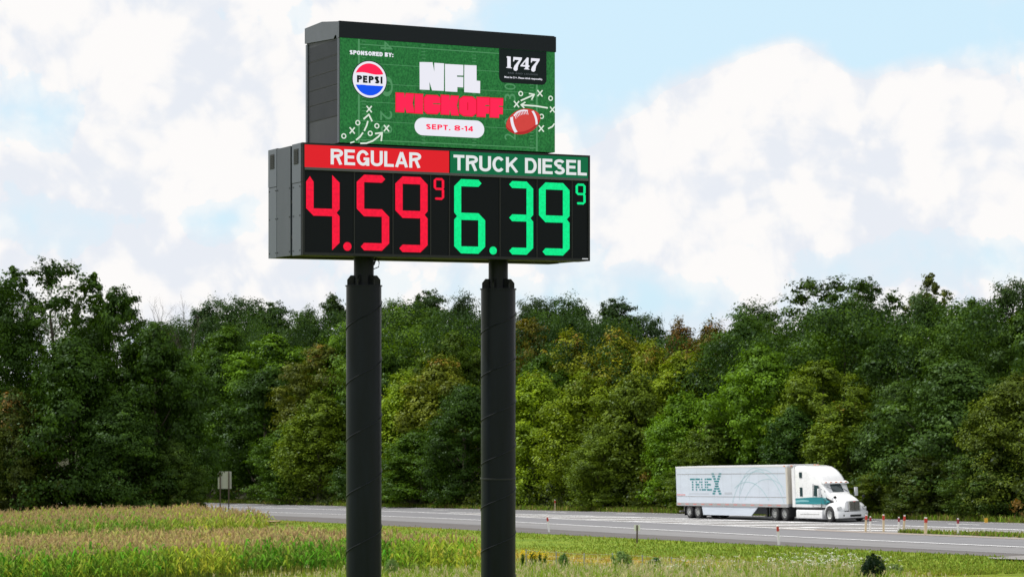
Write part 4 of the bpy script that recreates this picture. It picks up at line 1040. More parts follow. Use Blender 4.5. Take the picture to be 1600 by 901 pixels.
# steel post with a small white delineator
X, Y = onground(995.5, 848.5); z = float(ground(X, Y)); h = 29 / FPX * Y
o = tag(empty('delineator_post', (X, Y, z)), 'dark brown steel post topped by a small white reflector plate', 'marker post', 'thin marker posts along the highway')
MB().box2((-.045, -.02, -.1), (.045, .0, h)).box2((-.045, -.0, -.1), (-.03, .03, h)).box2((.03, -.0, -.1), (.045, .03, h)).build('channel_post', p_steel, o)
MB().box2((-.16, .031, h - .34), (.16, .04, h + .01)).build('reflector_plate', p_white, o)
# back of a road sign on two posts
X, Y = onground(351, 804); z = float(ground(X, Y)); k = Y / FPX
o = tag(empty('road_sign', (X, Y, z)), 'blank aluminium back of a road sign on two brown posts', 'road sign')
MB().box2((-10.6 * k, .03, 41 * k), (10.6 * k, .05, 68 * k)).build('sign_panel', mat('bare_aluminium', (.44, .45, .42), .45, metal=.2, var=.12), o)
for dx in (-6.8, 6.6):
    MB().box2((dx * k - .06, -.09, -.2), (dx * k + .06, -.03, 68 * k - .02)).box2((dx * k - .025, -.03, -.2), (dx * k + .025, .029, 68 * k - .02)).build('post', p_steel, o)
# farm fence
pts = [(822, 860.5, 883), (869, 863.5, 886), (912.6, 867, 888.5), (957, 866.5, 891), (1003.6, 870, 893), (1049, 873, 895), (1100.6, 877, 897), (1154, 877.5, 899.5), (1212, 882, 903), (1272, 885, 906), (1335, 889, 909)]
gx, gy = onground(1003, 893); fo = tag(empty('wire_fence', (gx, gy, float(ground(gx, gy)))), 'low wire fence of thin grey steel posts in the tall grass', 'fence')
fz = fo.location.copy(); tops = []
for (px, yt, yb) in pts:
    X, Y = onground(px, yb); z = float(ground(X, Y)); h = (yb - yt) / FPX * Y + .1
    MB().box2((X - .025, Y - .02, z - .1), (X + .025, Y, z + h)).box2((X - .006, Y, z - .1), (X + .006, Y + .03, z + h)).build('post', p_zinc, fo).location = -fz
    tops.append((X, Y - .025, z, h))
b = MB()
for f in (.94, .68, .42, .2):
    for a, c in zip(tops, tops[1:]):
        mid = ((a[0] + c[0]) / 2, (a[1] + c[1]) / 2, (a[2] + c[2]) / 2 + f * (a[3] + c[3]) / 2 - .03)
        b.tube([(a[0], a[1], a[2] + f * a[3]), mid, (c[0], c[1], c[2] + f * c[3])], .0035, 4)
b.build('wire', p_zinc, fo).location = -fz

# ------------------------------------------------------------------ trees
LEAF = leaf_mat('leaves'); BARK = mat('bark', (.085, .070, .055), .9, var=.3, vscale=6)
def make_proto(seed, H, Rw, kind):
    """crown and trunk meshes of one tree, built from limbs that end in clumps of leaves"""
    rng = np.random.default_rng(seed); rr = random.Random(seed)
    P = dict(round=(36, 22, 46, .27, .30), oak=(40, 22, 50, .27, .32), maple=(42, 22, 44, .26, .28), airy=(28, 17, 30, .25, .24), bush=(30, 16, 30, .14, .27), column=(26, 18, 40, .27, .28), edge=(48, 22, 46, .28, .30))[kind]
    nl, nc, nf, leaf, lrad = P
    def prof(t):
        if kind == 'maple': return Rw * (1 - t) ** .42 * (.72 + .62 * t)
        if kind == 'column': return Rw * (.62 + .38 * math.sin(t * 3.0)) * (1 - t ** 4)
        if kind == 'airy': return Rw * (.45 + .6 * math.sin(min(1, t * 1.15) * 2.6))
        if kind == 'edge': return Rw * (.80 + .25 * math.sin(t * 3.0 + .3)) * (1 - t ** 5) ** .8
        return Rw * math.sqrt(max(.02, 1 - ((t - .50) / .54) ** 2))
    zb = dict(round=.10, oak=.14, maple=.05, airy=.34, bush=.0, column=.08, edge=.02)[kind] * H
    lobes = []
    for i in range(nl):
        t = ((i + rr.random()) / nl) ** (.92 if kind != 'maple' else 1.0)
        q = math.sqrt(rr.uniform(.12, 1.0)) if t < .9 else rr.uniform(0, .8); a = i * 2.39996 + rr.uniform(-.5, .5)
        lr = Rw * lrad * rr.uniform(.75, 1.30) * (1.05 - .35 * t)
        rad = max(0, prof(t) - lr * .6) * q
        lobes.append((rad * math.cos(a), rad * math.sin(a), zb + lr * .6 + (H - zb - lr * 1.3) * t, lr))
    C, N, S, Vv, Ac = [], [], [], [], []
    for (x, y, z, lr) in lobes:
        lobe_v = rr.uniform(.25, .75)
        d = unit(rng.normal(size=(nc, 3)) + np.array([x, y, 0]) / Rw * .7 + np.array([0, 0, .30]))
        for k in range(nc):
            st = (1, 1, 1.25) if kind in ('maple',) else (1.1, 1.1, .85)
            cc = np.array([x, y, z]) + d[k] * lr * (rr.uniform(.3, 1.6) if kind == 'airy' else rr.uniform(.5, 1.34)) * np.array(st); cr = lr * rr.uniform(.24, .46)
            n = int(nf * rr.uniform(.6, 1.3)); g = rng.normal(size=(n, 3)); flat = .5 if kind != 'maple' else .75
            pos = cc + g * cr * np.array([1, 1, flat]) * .72
            nr = unit(d[k] * .9 + g * .28 + np.array([0, 0, .50]) + rng.normal(size=(n, 3)) * .38)
            cv = lobe_v * .45 + rr.random() * .55
            C.append(pos); N.append(nr); S.append(leaf * rng.uniform(.55, 1.15, n))
            Vv.append(np.clip(cv * .65 + rng.random(n) * .35, 0, 1)); hh = cc[2] / H
            Ac.append(np.clip(np.full(n, rr.random() * .50 + .50 * hh) + rng.normal(size=n) * .04, 0, 1))
    C = np.concatenate(C); V, Q = cards(C, np.concatenate(N), np.concatenate(S) * .62, .62, rng)
    V[:, 2] = np.maximum(V[:, 2], .05)
    crown = np_mesh('crown', V, Q, attrs={'v': np.concatenate(Vv), 'acc': np.concatenate(Ac)}); crown.materials.append(LEAF)
    b = MB(); th = H * (.80 if kind != 'bush' else .5); r0 = H * .017 + .04
    bend = [(rr.uniform(-.02, .02) * H * f, rr.uniform(-.02, .02) * H * f) for f in (0, .3, .7, 1, 1)]
    tp = [(bend[i][0], bend[i][1], th * f - (.3 if f == 0 else 0)) for i, f in enumerate((0, .25, .5, .75, 1))]
    b.tube(tp, [r0 * 1.3, r0, r0 * .8, r0 * .5, r0 * .15], 8)
    for (x, y, z, lr) in lobes[::(1 if kind == 'airy' else 2)]:
        z0 = max(zb * .6, z - math.hypot(x, y) * rr.uniform(.6, 1.0) - .06 * H); z0 = min(z0, th * .95); f = z0 / th
        i = min(3, int(f * 4)); u = f * 4 - i; bx = tp[i][0] * (1 - u) + tp[i + 1][0] * u; by = tp[i][1] * (1 - u) + tp[i + 1][1] * u
        mid = ((x * .55 + bx * .45), (y * .55 + by * .45), z0 + (z - z0) * .45)
        b.tube([(bx, by, z0), mid, (x, y, z)], [r0 * .42 * (1.1 - f), r0 * .26 * (1.1 - f), .02], 5, False)
    tro = b.build('trunk', BARK, None, True); tm = tro.data; bpy.data.objects.remove(tro)
    return dict(crown=crown, trunk=tm, H=H, R=Rw)
PR = {'round1': make_proto(1, 17, 5.6, 'round'), 'round2': make_proto(2, 17, 5.6, 'round'), 'oak1': make_proto(3, 20, 7.2, 'oak'), 'oak2': make_proto(4, 20, 7.0, 'oak'),
      'maple1': make_proto(5, 15, 5.0, 'maple'), 'maple2': make_proto(6, 15, 4.6, 'maple'), 'airy1': make_proto(7, 20, 5.0, 'airy'), 'airy2': make_proto(8, 19, 4.2, 'airy'),
      'column1': make_proto(9, 17, 4.2, 'column'), 'edge1': make_proto(10, 16, 6.2, 'edge'), 'edge2': make_proto(11, 16, 6.0, 'edge'), 'edge3': make_proto(14, 16, 6.2, 'edge'), 'bush1': make_proto(12, 3.2, 2.2, 'bush'), 'bush2': make_proto(13, 3.0, 2.4, 'bush')}
FX = np.array([-100, 310, 530, 740, 800, 1040, 1360, 1500, 1600, 1720]); FY = np.array([777, 785, 791, 795.5, 796.5, 802, 811, 815.5, 819, 823.5])
def far_edge(px):
    vy = 707 - GB * (px - 800); return FPX * GA / (np.interp(px, FX, FY) - vy)
trng = random.Random(77)
def tree(label, px, top, off, wpx, proto, col, turned=0.0, D=None, name='tree', group='trees of the woodland edge', cat='tree', base=None, sink=0.0):
    Y = D if D else float(far_edge(px)) + off
    X = (px - 800) / FPX * Y; z = float(ground(X, Y)) - sink; h = (HY - top) / FPX * Y - z; w = wpx / FPX * Y
    p = PR[proto]; o = tag(empty(name, (X, Y, z), trng.uniform(0, 6.28)), label, cat, group)
    o.scale = (w / 2 / p['R'] , w / 2 / p['R'], h / p['H'])
    c = bpy.data.objects.new('crown', p['crown']); COL.objects.link(c); c.parent = o; c.color = (*(col if col in NAMED else (col[0] * 1.75, col[1] * 1.5, col[2] * .75)), turned)
    t = bpy.data.objects.new('trunk', p['trunk']); COL.objects.link(t); t.parent = o
    return o
DK = (.034, .076, .006); MD = (.056, .118, .007); BR = (.098, .195, .009); YG = (.185, .285, .014); OL = (.108, .168, .012); BL = (.038, .086, .012); RU = (.13, .165, .016)
NAMED = (DK, MD, BR, YG, OL, BL, RU)
LG = 'dark trees standing before the highway on the left'
# the near clump on the left
tree('tallest airy tree of the left clump with bare limbs showing between its leaf tufts', 82, 402, 0, 190, 'airy1', DK, .0, 196, group=LG)
tree('dense dark tree cut by the left edge of the photo', -12, 440, 0, 190, 'oak1', DK, .0, 192, group=LG)
tree('dark tree with a narrow double top right of the tallest left tree', 190, 450, 0, 150, 'round1', DK, .02, 194, group=LG)
tree('dark spreading tree whose low right branches hang over the highway', 243, 508, 0, 185, 'edge1', DK, .03, 190, group=LG)
tree('broad dark tree in front of the tallest left tree', 110, 525, 0, 210, 'edge2', DK, .02, 187, group=LG)
tree('low dark tree at the bottom left with a few orange leaves', 22, 615, 0, 150, 'edge3', (.030, .050, .014), .16, 185, group=LG)
tree('low rounded tree just left of the overhanging branches', 185, 620, 0, 170, 'edge1', (.022, .056, .014), .02, 185, group=LG)
tree('small bushy tree under the overhanging branches beside the blank sign', 272, 690, 0, 105, 'edge3', (.028, .062, .014), .03, 186, group=LG)
tree('thin airy top rising left of the tallest left tree', 28, 420, 0, 100, 'airy2', DK, .0, 198, group=LG)
tree('airy treetop between the tallest and the double-topped tree of the left clump', 140, 430, 0, 90, 'airy2', MD, .0, 199, group=LG)
# far side, from the left: front row
FR = 'front row of trees behind the highway'; MR = 'middle row of trees behind the highway'; SK = 'skyline trees at the back of the wood'
T = [
 ('dark tall front tree right behind the blank road sign', 345, 560, 12, 130, 'edge1', DK, 0, FR),
 ('dark green front tree between the blank sign and the left sign pole', 415, 575, 14, 130, 'edge2', DK, .02, FR),
 ('bushy olive tree touching the left side of the left sign pole', 500, 622, 9, 120, 'maple1', OL, .05, FR),
 ('low spreading green tree below the olive one left of the left pole', 455, 665, 7, 110, 'edge3', MD, .03, FR),
 ('light yellow-green maple just right of the left sign pole', 632, 590, 12, 120, 'maple1', YG, .10, FR),
 ('olive tree with rusty leaf tips in the middle of the gap between the sign poles', 688, 565, 15, 130, 'maple2', RU, .16, FR),
 ('dark lower tree touching the left side of the right sign pole', 728, 600, 9, 110, 'edge2', DK, .03, FR),
 ('low dark green tree at the foot of the wood between the poles', 660, 672, 7, 120, 'edge3', MD, .06, FR),
 ('low dark tree partly hidden by the left sign pole', 592, 655, 8, 110, 'edge1', DK, .03, FR),
 ('green tree with pink tips touching the right side of the right sign pole', 838, 588, 10, 120, 'maple2', YG, .12, FR),
 ('tall bright yellow-green front tree right of the right sign pole', 912, 590, 12, 130, 'maple1', (.085, .145, .014), .08, FR),
 ('mid green conical front tree halfway between right pole and truck', 990, 592, 11, 125, 'maple2', (.055, .098, .016), .05, FR),
 ('lower olive front tree between the tall yellow-green and conical trees', 948, 660, 7, 110, 'edge2', OL, .05, FR),
 ('green front tree over the rear end of the trailer', 1068, 622, 9, 120, 'maple1', BR, .03, FR),
 ('low green tree hugging the trailer roof near its logo', 1120, 655, 8, 120, 'edge1', (.044, .085, .014), .02, FR),
 ('bright green leafy front tree above the middle of the trailer', 1188, 545, 13, 150, 'edge3', BR, .02, FR),
 ('yellow-green rounded treetop above the truck cab', 1288, 565, 15, 140, 'round2', (.065, .115, .014), .02, FR),
 ('blue green conical tree above the front end of the trailer', 1238, 640, 8, 100, 'maple2', BL, .0, FR),
 ('olive front tree with brownish top right above the truck cab', 1325, 632, 8, 130, 'maple1', OL, .14, FR),
 ('dark green front tree right of the truck nose', 1405, 600, 10, 120, 'edge1', (.026, .060, .018), .01, FR),
 ('big blue green front tree at the right with heavy hanging branches', 1492, 560, 12, 180, 'edge2', (.028, .066, .020), .02, FR),
 ('front tree at the right edge of the photo with scattered yellow leaves', 1590, 590, 9, 150, 'edge3', (.050, .085, .016), .10, FR),
 ('low green front tree above the right end of the highway', 1545, 690, 6, 110, 'edge1', (.030, .066, .016), .04, FR),
 ('small rounded tree just right of the truck nose', 1440, 712, 5, 90, 'edge3', (.034, .062, .016), .05, FR),
 ('small bright shrubby tree directly behind the truck cab', 1375, 735, 5, 70, 'edge2', (.055, .095, .014), .04, FR),
 # middle row
 ('mid green tree above the blank sign', 350, 512, 30, 130, 'round1', MD, .0, MR),
 ('fresh green rounded tree left of the left pole, middle height', 432, 525, 28, 150, 'round2', BR, .01, MR),
 ('green tree with a few rusty leaves close left of the left pole', 505, 540, 24, 120, 'round1', (.055, .080, .018), .18, MR),
 ('bright green broad tree right behind the left sign pole', 560, 500, 38, 140, 'oak2', BR, .01, MR),
 ('large bright green crown between the poles near the top', 648, 482, 40, 170, 'oak1', (.052, .115, .016), .03, MR),
 ('green crown with a few orange leaves right under the skyline between the poles', 705, 520, 30, 120, 'round2', (.045, .090, .016), .10, MR),
 ('orange tinged tree just right of the right pole', 826, 500, 34, 100, 'round1', (.075, .085, .018), .16, MR),
 ('dark crown just under the skyline right of the right pole', 850, 555, 26, 110, 'round2', MD, .02, MR),
 ('pale olive crown with red tips below the dark skyline oaks', 893, 530, 32, 120, 'maple1', (.115, .165, .022), .22, MR),
 ('crimson and orange topped tree below the skyline right of the right pole', 960, 522, 36, 130, 'maple2', (.115, .150, .022), .30, MR),
 ('yellow-green crown with orange top halfway to the truck', 1015, 545, 26, 110, 'maple1', (.110, .165, .016), .22, MR),
 ('broad light green crown above the rear of the trailer', 1070, 558, 24, 130, 'maple2', (.095, .160, .016), .12, MR),
 ('spiky brownish treetop over the rear end of the trailer', 1062, 512, 44, 90, 'maple1', (.065, .055, .022), .30, MR),
 ('spiky reddish treetop just right of the other brownish one', 1112, 510, 42, 90, 'maple2', (.060, .065, .022), .22, MR),
 ('tall mid green crown rising over the middle of the trailer', 1165, 490, 34, 150, 'oak1', (.030, .074, .016), .0, MR),
 ('large round green crown above the truck cab just under the skyline', 1320, 482, 32, 170, 'oak2', (.036, .084, .016), .0, MR),
 ('darker crown right of the large round one above the cab', 1402, 515, 26, 130, 'round2', (.024, .058, .018), .0, MR),
 ('massive green crown near the right edge under the skyline', 1505, 478, 30, 190, 'oak1', (.032, .074, .018), .01, MR),
 ('green crown cut by the right edge of the photo, middle height', 1605, 490, 28, 130, 'round1', (.030, .070, .016), .02, MR),
 ('dark filling crown behind the bright yellow-green maple', 600, 548, 26, 110, 'round1', MD, .03, MR),
 ('dark crown behind the blue green conical tree over the trailer', 1240, 560, 28, 120, 'round1', DK, .0, MR),
 # skyline
 ('skyline tree above the left clump edge with a ragged top', 262, 505, 70, 110, 'oak2', (.022, .052, .024), .0, SK),
 ('dark skyline tree right of the bare twigs', 325, 470, 66, 100, 'oak1', (.020, .050, .022), .0, SK),
 ('bumpy dark skyline crown straight above the blank sign', 372, 466, 70, 110, 'oak2', (.022, .052, .024), .0, SK),
 ('dark skyline crown third left of the left pole', 425, 474, 68, 100, 'round1', (.022, .052, .022), .0, SK),
 ('slightly lower skyline crown second left of the left pole', 478, 484, 66, 90, 'oak1', (.024, .056, .020), .0, SK),
 ('skyline crown poking up directly left of the left pole', 522, 462, 64, 80, 'round2', (.022, .050, .018), .0, SK),
 ('skyline crown directly right of the left pole', 612, 468, 70, 80, 'oak2', (.034, .076, .020), .0, SK),
 ('highest skyline crown between the poles', 668, 456, 78, 100, 'round1', (.024, .054, .024), .0, SK),
 ('blue green skyline crown directly left of the right pole', 722, 462, 88, 90, 'oak1', (.022, .046, .030), .0, SK),
 ('dark skyline crown hidden in part by the right pole', 775, 470, 84, 80, 'round2', (.020, .044, .028), .0, SK),
 ('skyline crown first to the right of the right pole', 838, 466, 80, 100, 'oak2', (.022, .046, .026), .0, SK),
 ('broad dark skyline oak right of the right pole', 895, 466, 72, 110, 'oak1', (.022, .056, .020), .0, SK),
 ('dark skyline oak with a notch to its left', 962, 468, 78, 100, 'round1', (.020, .046, .026), .0, SK),
 ('skyline crown sloping down toward the reddish spiky tops', 1012, 492, 80, 80, 'oak2', (.020, .046, .024), .0, SK),
 ('skyline crown rising left of the high airy tree on the right', 1185, 475, 58, 130, 'oak1', (.024, .056, .020), .0, SK),
 ('high airy tree on the right skyline with sky showing through', 1292, 430, 52, 150, 'airy1', (.026, .056, .020), .0, SK),
 ('highest leafy crown of the right skyline', 1350, 432, 50, 120, 'airy1', (.024, .056, .018), .0, SK),
 ('full dark crown on the right skyline beneath the airy tops', 1330, 470, 56, 150, 'oak2', (.024, .058, .018), .0, SK),
 ('thin pale tree poking above the right skyline', 1452, 430, 60, 80, 'airy2', (.050, .075, .030), .0, SK),
 ('full crown on the skyline below the thin pale tree', 1448, 462, 54, 130, 'oak1', (.026, .062, .020), .0, SK),
 ('rounded crown at the far right of the skyline', 1585, 438, 54, 110, 'oak2', (.022, .050, .018), .0, SK),
 ('skyline crown between the thin pale tree and the far right crown', 1520, 468, 52, 110, 'round2', (.024, .058, .018), .0, SK),
]
for (lb, px, top, off, w, pr, c, tn, gp) in T:
    tree(lb, px, top, off, w * (1.42 if gp == SK and not pr.startswith('airy') else 1.30), pr, c, min(tn * .6, .12), group=gp, D=None)
# the leafless twigs on the skyline at the left
def bare(px, top, off, label):
    Y = float(far_edge(px)) + off; X = (px - 800) / FPX * Y; z = float(ground(X, Y)); h = (HY - top) / FPX * Y - z
    rr = random.Random(int(px)); o = tag(empty('bare_tree', (X, Y, z)), label, 'tree', 'leafless trees on the skyline'); b = MB()
    b.tube([(0, 0, -.3), (.1, 0, h * .5), (0, .1, h * .85)], [.22, .15, .05], 8); o2 = b.build('trunk', BARK, o, True)
    b = MB()
    def br(p, d, L, r, lv):
        q = p + d * L; m = p + d * L * .5 + Vector((rr.uniform(-1, 1), rr.uniform(-1, 1), rr.uniform(-.3, .6))) * L * .08
        b.tube([p, m, q], [r, r * .7, r * .4], 4, False)
        if lv < 3:
            for k in range(3 if lv else 4):
                e = (d + Vector((rr.uniform(-1, 1), rr.uniform(-1, 1), rr.uniform(-.2, .7))) * .75).normalized(); br(p + d * L * rr.uniform(.45, 1), e, L * .62, r * .5, lv + 1)
    for k in range(5):
        a = rr.uniform(0, 6.28); br(Vector((0, 0, h * (.55 + .06 * k))), Vector((math.cos(a) * .6, math.sin(a) * .6, 1)).normalized(), h * .15, .06, 0)
    b.build('branches', BARK, o, True)
bare(266, 474, 40, 'bare grey twiggy treetop rising beside the left clump'); bare(300, 472, 45, 'second bare twiggy treetop, nearer the left sign pole')
tree('low leafy young tree with big leaves at the back edge of the corn', 187, 783, 0, 26, 'bush1', (.10, .17, .05), 0, 181, group='bushes', cat='bush', name='bush')

def woods():
    """the depth of the wood behind the trees one can tell apart"""
    rng = np.random.default_rng(42); C, N, S, Vv = [], [], [], []
    for k in range(1500):
        px = rng.uniform(-60, 1720); off = rng.uniform(20, 90); Y = float(far_edge(px)) + off; X = (px - 800) / FPX * Y; g0 = float(ground(X, Y))
        sky = np.interp(px, [-60, 200, 330, 480, 660, 900, 1040, 1100, 1180, 1320, 1600], [440, 510, 482, 482, 474, 482, 515, 530, 515, 475, 485]) + rng.uniform(4, 24)
        ztop = (HY - sky) / FPX * Y * .97; z = g0 + (ztop - g0) * rng.uniform(.05, 1) ** .8; cr = rng.uniform(1.4, 2.6); n = 240
        d = unit(rng.normal(size=(n, 3)) + [0, 0, .4]); C.append(np.array([X, Y, z]) + d * cr * rng.uniform(.6, 1.1, (n, 1)) * [1, 1, .8]); N.append(d + rng.normal(size=(n, 3)) * .5)
        S.append(rng.uniform(.09, .18, n)); Vv.append(np.clip(rng.random() * .6 + rng.random(n) * .4, 0, 1))
    V, Q = cards(np.concatenate(C), np.concatenate(N), np.concatenate(S), .62, rng); vv = np.concatenate(Vv)
    me = np_mesh('woodland', V, Q, attrs={'v': vv, 'acc': vv * 0}); o = link('woodland', me, LEAF); o.color = (.030, .066, .013, 0); tag(o, 'dense green wood filling the depth behind the single trees', 'woodland', kind='stuff')
    # low dark scrub along the foot of both woods
    C, N, S, Vv, A = [], [], [], [], []
    for k in range(1250):
        if k < 950:
            px = rng.uniform(255, 1700); Y = float(far_edge(px)) + rng.uniform(3.0, 14); hm = 3.2
        else:
            px = rng.uniform(-80, 300); Y = rng.uniform(181.5, 192); hm = 4.0
        X = (px - 800) / FPX * Y; g0 = float(ground(X, Y)); z = g0 + abs(rng.normal()) * hm * .45; cr = rng.uniform(.4, 1.0); n = 34
        d = unit(rng.normal(size=(n, 3)) + [0, 0, .4]); p = np.array([X, Y, z]) + d * cr * rng.uniform(.4, 1.1, (n, 1)); p[:, 2] = np.maximum(p[:, 2], g0 + .05)
        C.append(p); N.append(d + rng.normal(size=(n, 3)) * .5); S.append(rng.uniform(.10, .2, n)); Vv.append(np.clip(rng.random() * .6 + rng.random(n) * .4, 0, 1)); A.append(np.full(n, rng.random()))
    V, Q = cards(np.concatenate(C), np.concatenate(N), np.concatenate(S), .62, rng)
    me = np_mesh('undergrowth', V, Q, attrs={'v': np.concatenate(Vv), 'acc': np.concatenate(A)}); o = link('undergrowth', me, LEAF); o.color = (.050, .075, .014, .08); tag(o, 'dark scrub along the foot of the trees', 'undergrowth', kind='stuff')
woods()

# ------------------------------------------------------------------ field crop, grass, weeds
def blades(P, h, w, lean, col, rng, seg=2, curl=.35):
    """upright grass blades: two stacked quads each"""
    n = len(P); a = rng.uniform(0, 6.283, n); d = np.stack([np.cos(a), np.sin(a), np.zeros(n)], 1); f = rng.uniform(0, 6.283, n)
    e = np.stack([np.cos(f), np.sin(f), np.zeros(n)], 1); h = np.broadcast_to(h, (n,))[:, None]; w = np.broadcast_to(w, (n,))[:, None]; ln = (rng.random((n, 1)) * lean)
    up = np.array([[0, 0, 1.0]])
    p0 = P; p1 = P + up * h * .6 + e * h * ln * .35; p2 = P + up * h * (1 - ln * .35) + e * h * ln
    V = np.stack([p0 - d * w, p0 + d * w, p1 + d * w * .8, p1 - d * w * .8, p2 + d * w * .2, p2 - d * w * .2], 1)
    b = np.arange(n)[:, None] * 6; Q = np.stack([b + [0, 1, 2, 3], b + [3, 2, 4, 5]], 1).reshape(-1, 4)
    return V.reshape(-1, 3), Q, np.repeat(col, 2, 0), p2
def join(parts):
    V, Q, Cc, o = [], [], [], 0
    for v, q, c in parts: V.append(v); Q.append(q + o); Cc.append(c); o += len(v)
    return np.concatenate(V), np.concatenate(Q), np.concatenate(Cc)
PLANT = col_mat('plant_tissue', .33)
def vary(c, n, rng, a=.25, b=.10):
    c = np.array(c)[None, :] * (1 + rng.normal(size=(n, 1)) * a) * (1 + rng.normal(size=(n, 3)) * b); return np.clip(c, .004, 1)
def gz(X, Y): return ground(X, Y)
def corn(name, region, h0, seed, yellow, dry, label):
    rng = np.random.default_rng(seed); pts = []
    x0, x1, y0, y1 = region['box']
    for row in np.arange(x0 - 40, x1 + 40, .76):
        yy = np.arange(y0, y1, .27); xx = row + (yy - y0) * .22 + rng.normal(size=len(yy)) * .05; pts.append(np.stack([xx, yy + rng.normal(size=len(yy)) * .05], 1))
    P = np.concatenate(pts); px = 800 + P[:, 0] / P[:, 1] * FPX
    keep = (px > -70) & region['in'](px, P[:, 1]) & (rng.random(len(P)) > .12)
    P = P[keep]; px = px[keep]; n = len(P); z = gz(P[:, 0], P[:, 1]); B = np.stack([P[:, 0], P[:, 1], z], 1)
    h = h0 * np.clip(1 + rng.normal(size=n) * .09 + .09 * np.sin(P[:, 0] * .5) * np.sin(P[:, 1] * .37), .7, 1.25)
    yel = np.clip(yellow(px, P[:, 1]) + rng.normal(size=n) * .18, 0, 1)
    parts = []
    V, Q, c, _ = blades(B, h, .016, .06, vary((.14, .19, .05), n, rng), rng); parts.append((V, Q, c))
    for k in range(8):
        f = .22 + .66 * k / 7; a = rng.uniform(0, 6.283, n); d = np.stack([np.cos(a), np.sin(a), 0 * a], 1); s = np.stack([-np.sin(a), np.cos(a), 0 * a], 1)
        L = rng.uniform(.38, .62, n)[:, None]; w = rng.uniform(.035, .06, n)[:, None]; u = rng.uniform(.5, 1.0, n)[:, None]
        p0 = B + np.array([0, 0, 1]) * (h * f)[:, None]; p1 = p0 + d * L * .40 + np.array([0, 0, 1]) * L * u * .75; p2 = p0 + d * L * .95 + np.array([0, 0, 1]) * L * (u - .65)
        V = np.stack([p0 - s * w * .6, p0 + s * w * .6, p1 + s * w, p1 - s * w, p2 + s * w * .15, p2 - s * w * .15], 1).reshape(-1, 3)
        b = np.arange(n)[:, None] * 6; Q = np.stack([b + [0, 1, 2, 3], b + [3, 2, 4, 5]], 1).reshape(-1, 4)
        g = vary((.09, .25, .02), n, rng, .2, .08); y = vary((.52, .50, .05), n, rng, .15, .06); m = (yel * (1.15 - .5 * f))[:, None]; m = np.clip(m, 0, 1)
        c = g * (1 - m) + y * m; dm = (np.clip(dry(px, P[:, 1]) + rng.normal(size=n) * .2, 0, 1) * f)[:, None]; c = c * (1 - dm) + vary((.40, .31, .13), n, rng, .15, .05) * dm
        parts.append((V, Q, np.repeat(c, 2, 0)))
    T = B + np.array([0, 0, 1]) * (h * .97)[:, None]
    for k in range(6):
        V, Q, c, _ = blades(T, h0 * rng.uniform(.12, .24, n), .018, .75, vary((.46, .335, .175), n, rng, .2, .06), rng); parts.append((V, Q, c))
    V, Q, c = join(parts); me = np_mesh(name, V, Q, cattrs={'col': c}); o = link(name, me, PLANT); tag(o, label, 'crop', kind='stuff'); return n
far_x = lambda Y: np.interp(Y, [140, 146, 160, 178], [428, 415, 362, 300])
corn('corn_crop', dict(box=(-48, -12, 142, 178), **{'in': lambda px, Y: px < far_x(Y)}), 1.75, 11, lambda px, Y: .05 + .40 * sstep(px, 180, 330) + .35 * sstep(Y, 148, 165), lambda px, Y: .25 + 0 * px, 'tasselled corn before the left trees')
# back limit and front limit of the nearer block
bk = lambda px: np.interp(px, [-50, 400, 450, 600, 700, 755], [125, 125, 123, 111, 101, 95]); fr = lambda px: np.interp(px, [-50, 360, 385, 600, 700, 755], [99, 100, 102, 101, 96, 94])
corn('corn_crop', dict(box=(-34, 0, 88, 126), **{'in': lambda px, Y: (Y < bk(px)) & (Y > fr(px)) & (px < 752)}), 1.5, 12, lambda px, Y: .10 + .50 * np.exp(-((px - 320) / 60) ** 2) + .35 * sstep(px, 590, 680) + .12 * np.exp(-((px - 160) / 90) ** 2) - .15 * sstep(px, 370, 390) * (1 - sstep(px, 560, 600)), lambda px, Y: .85 * sstep(Y, 102.5, 106), 'corn with tan tassels nearest the sign poles')

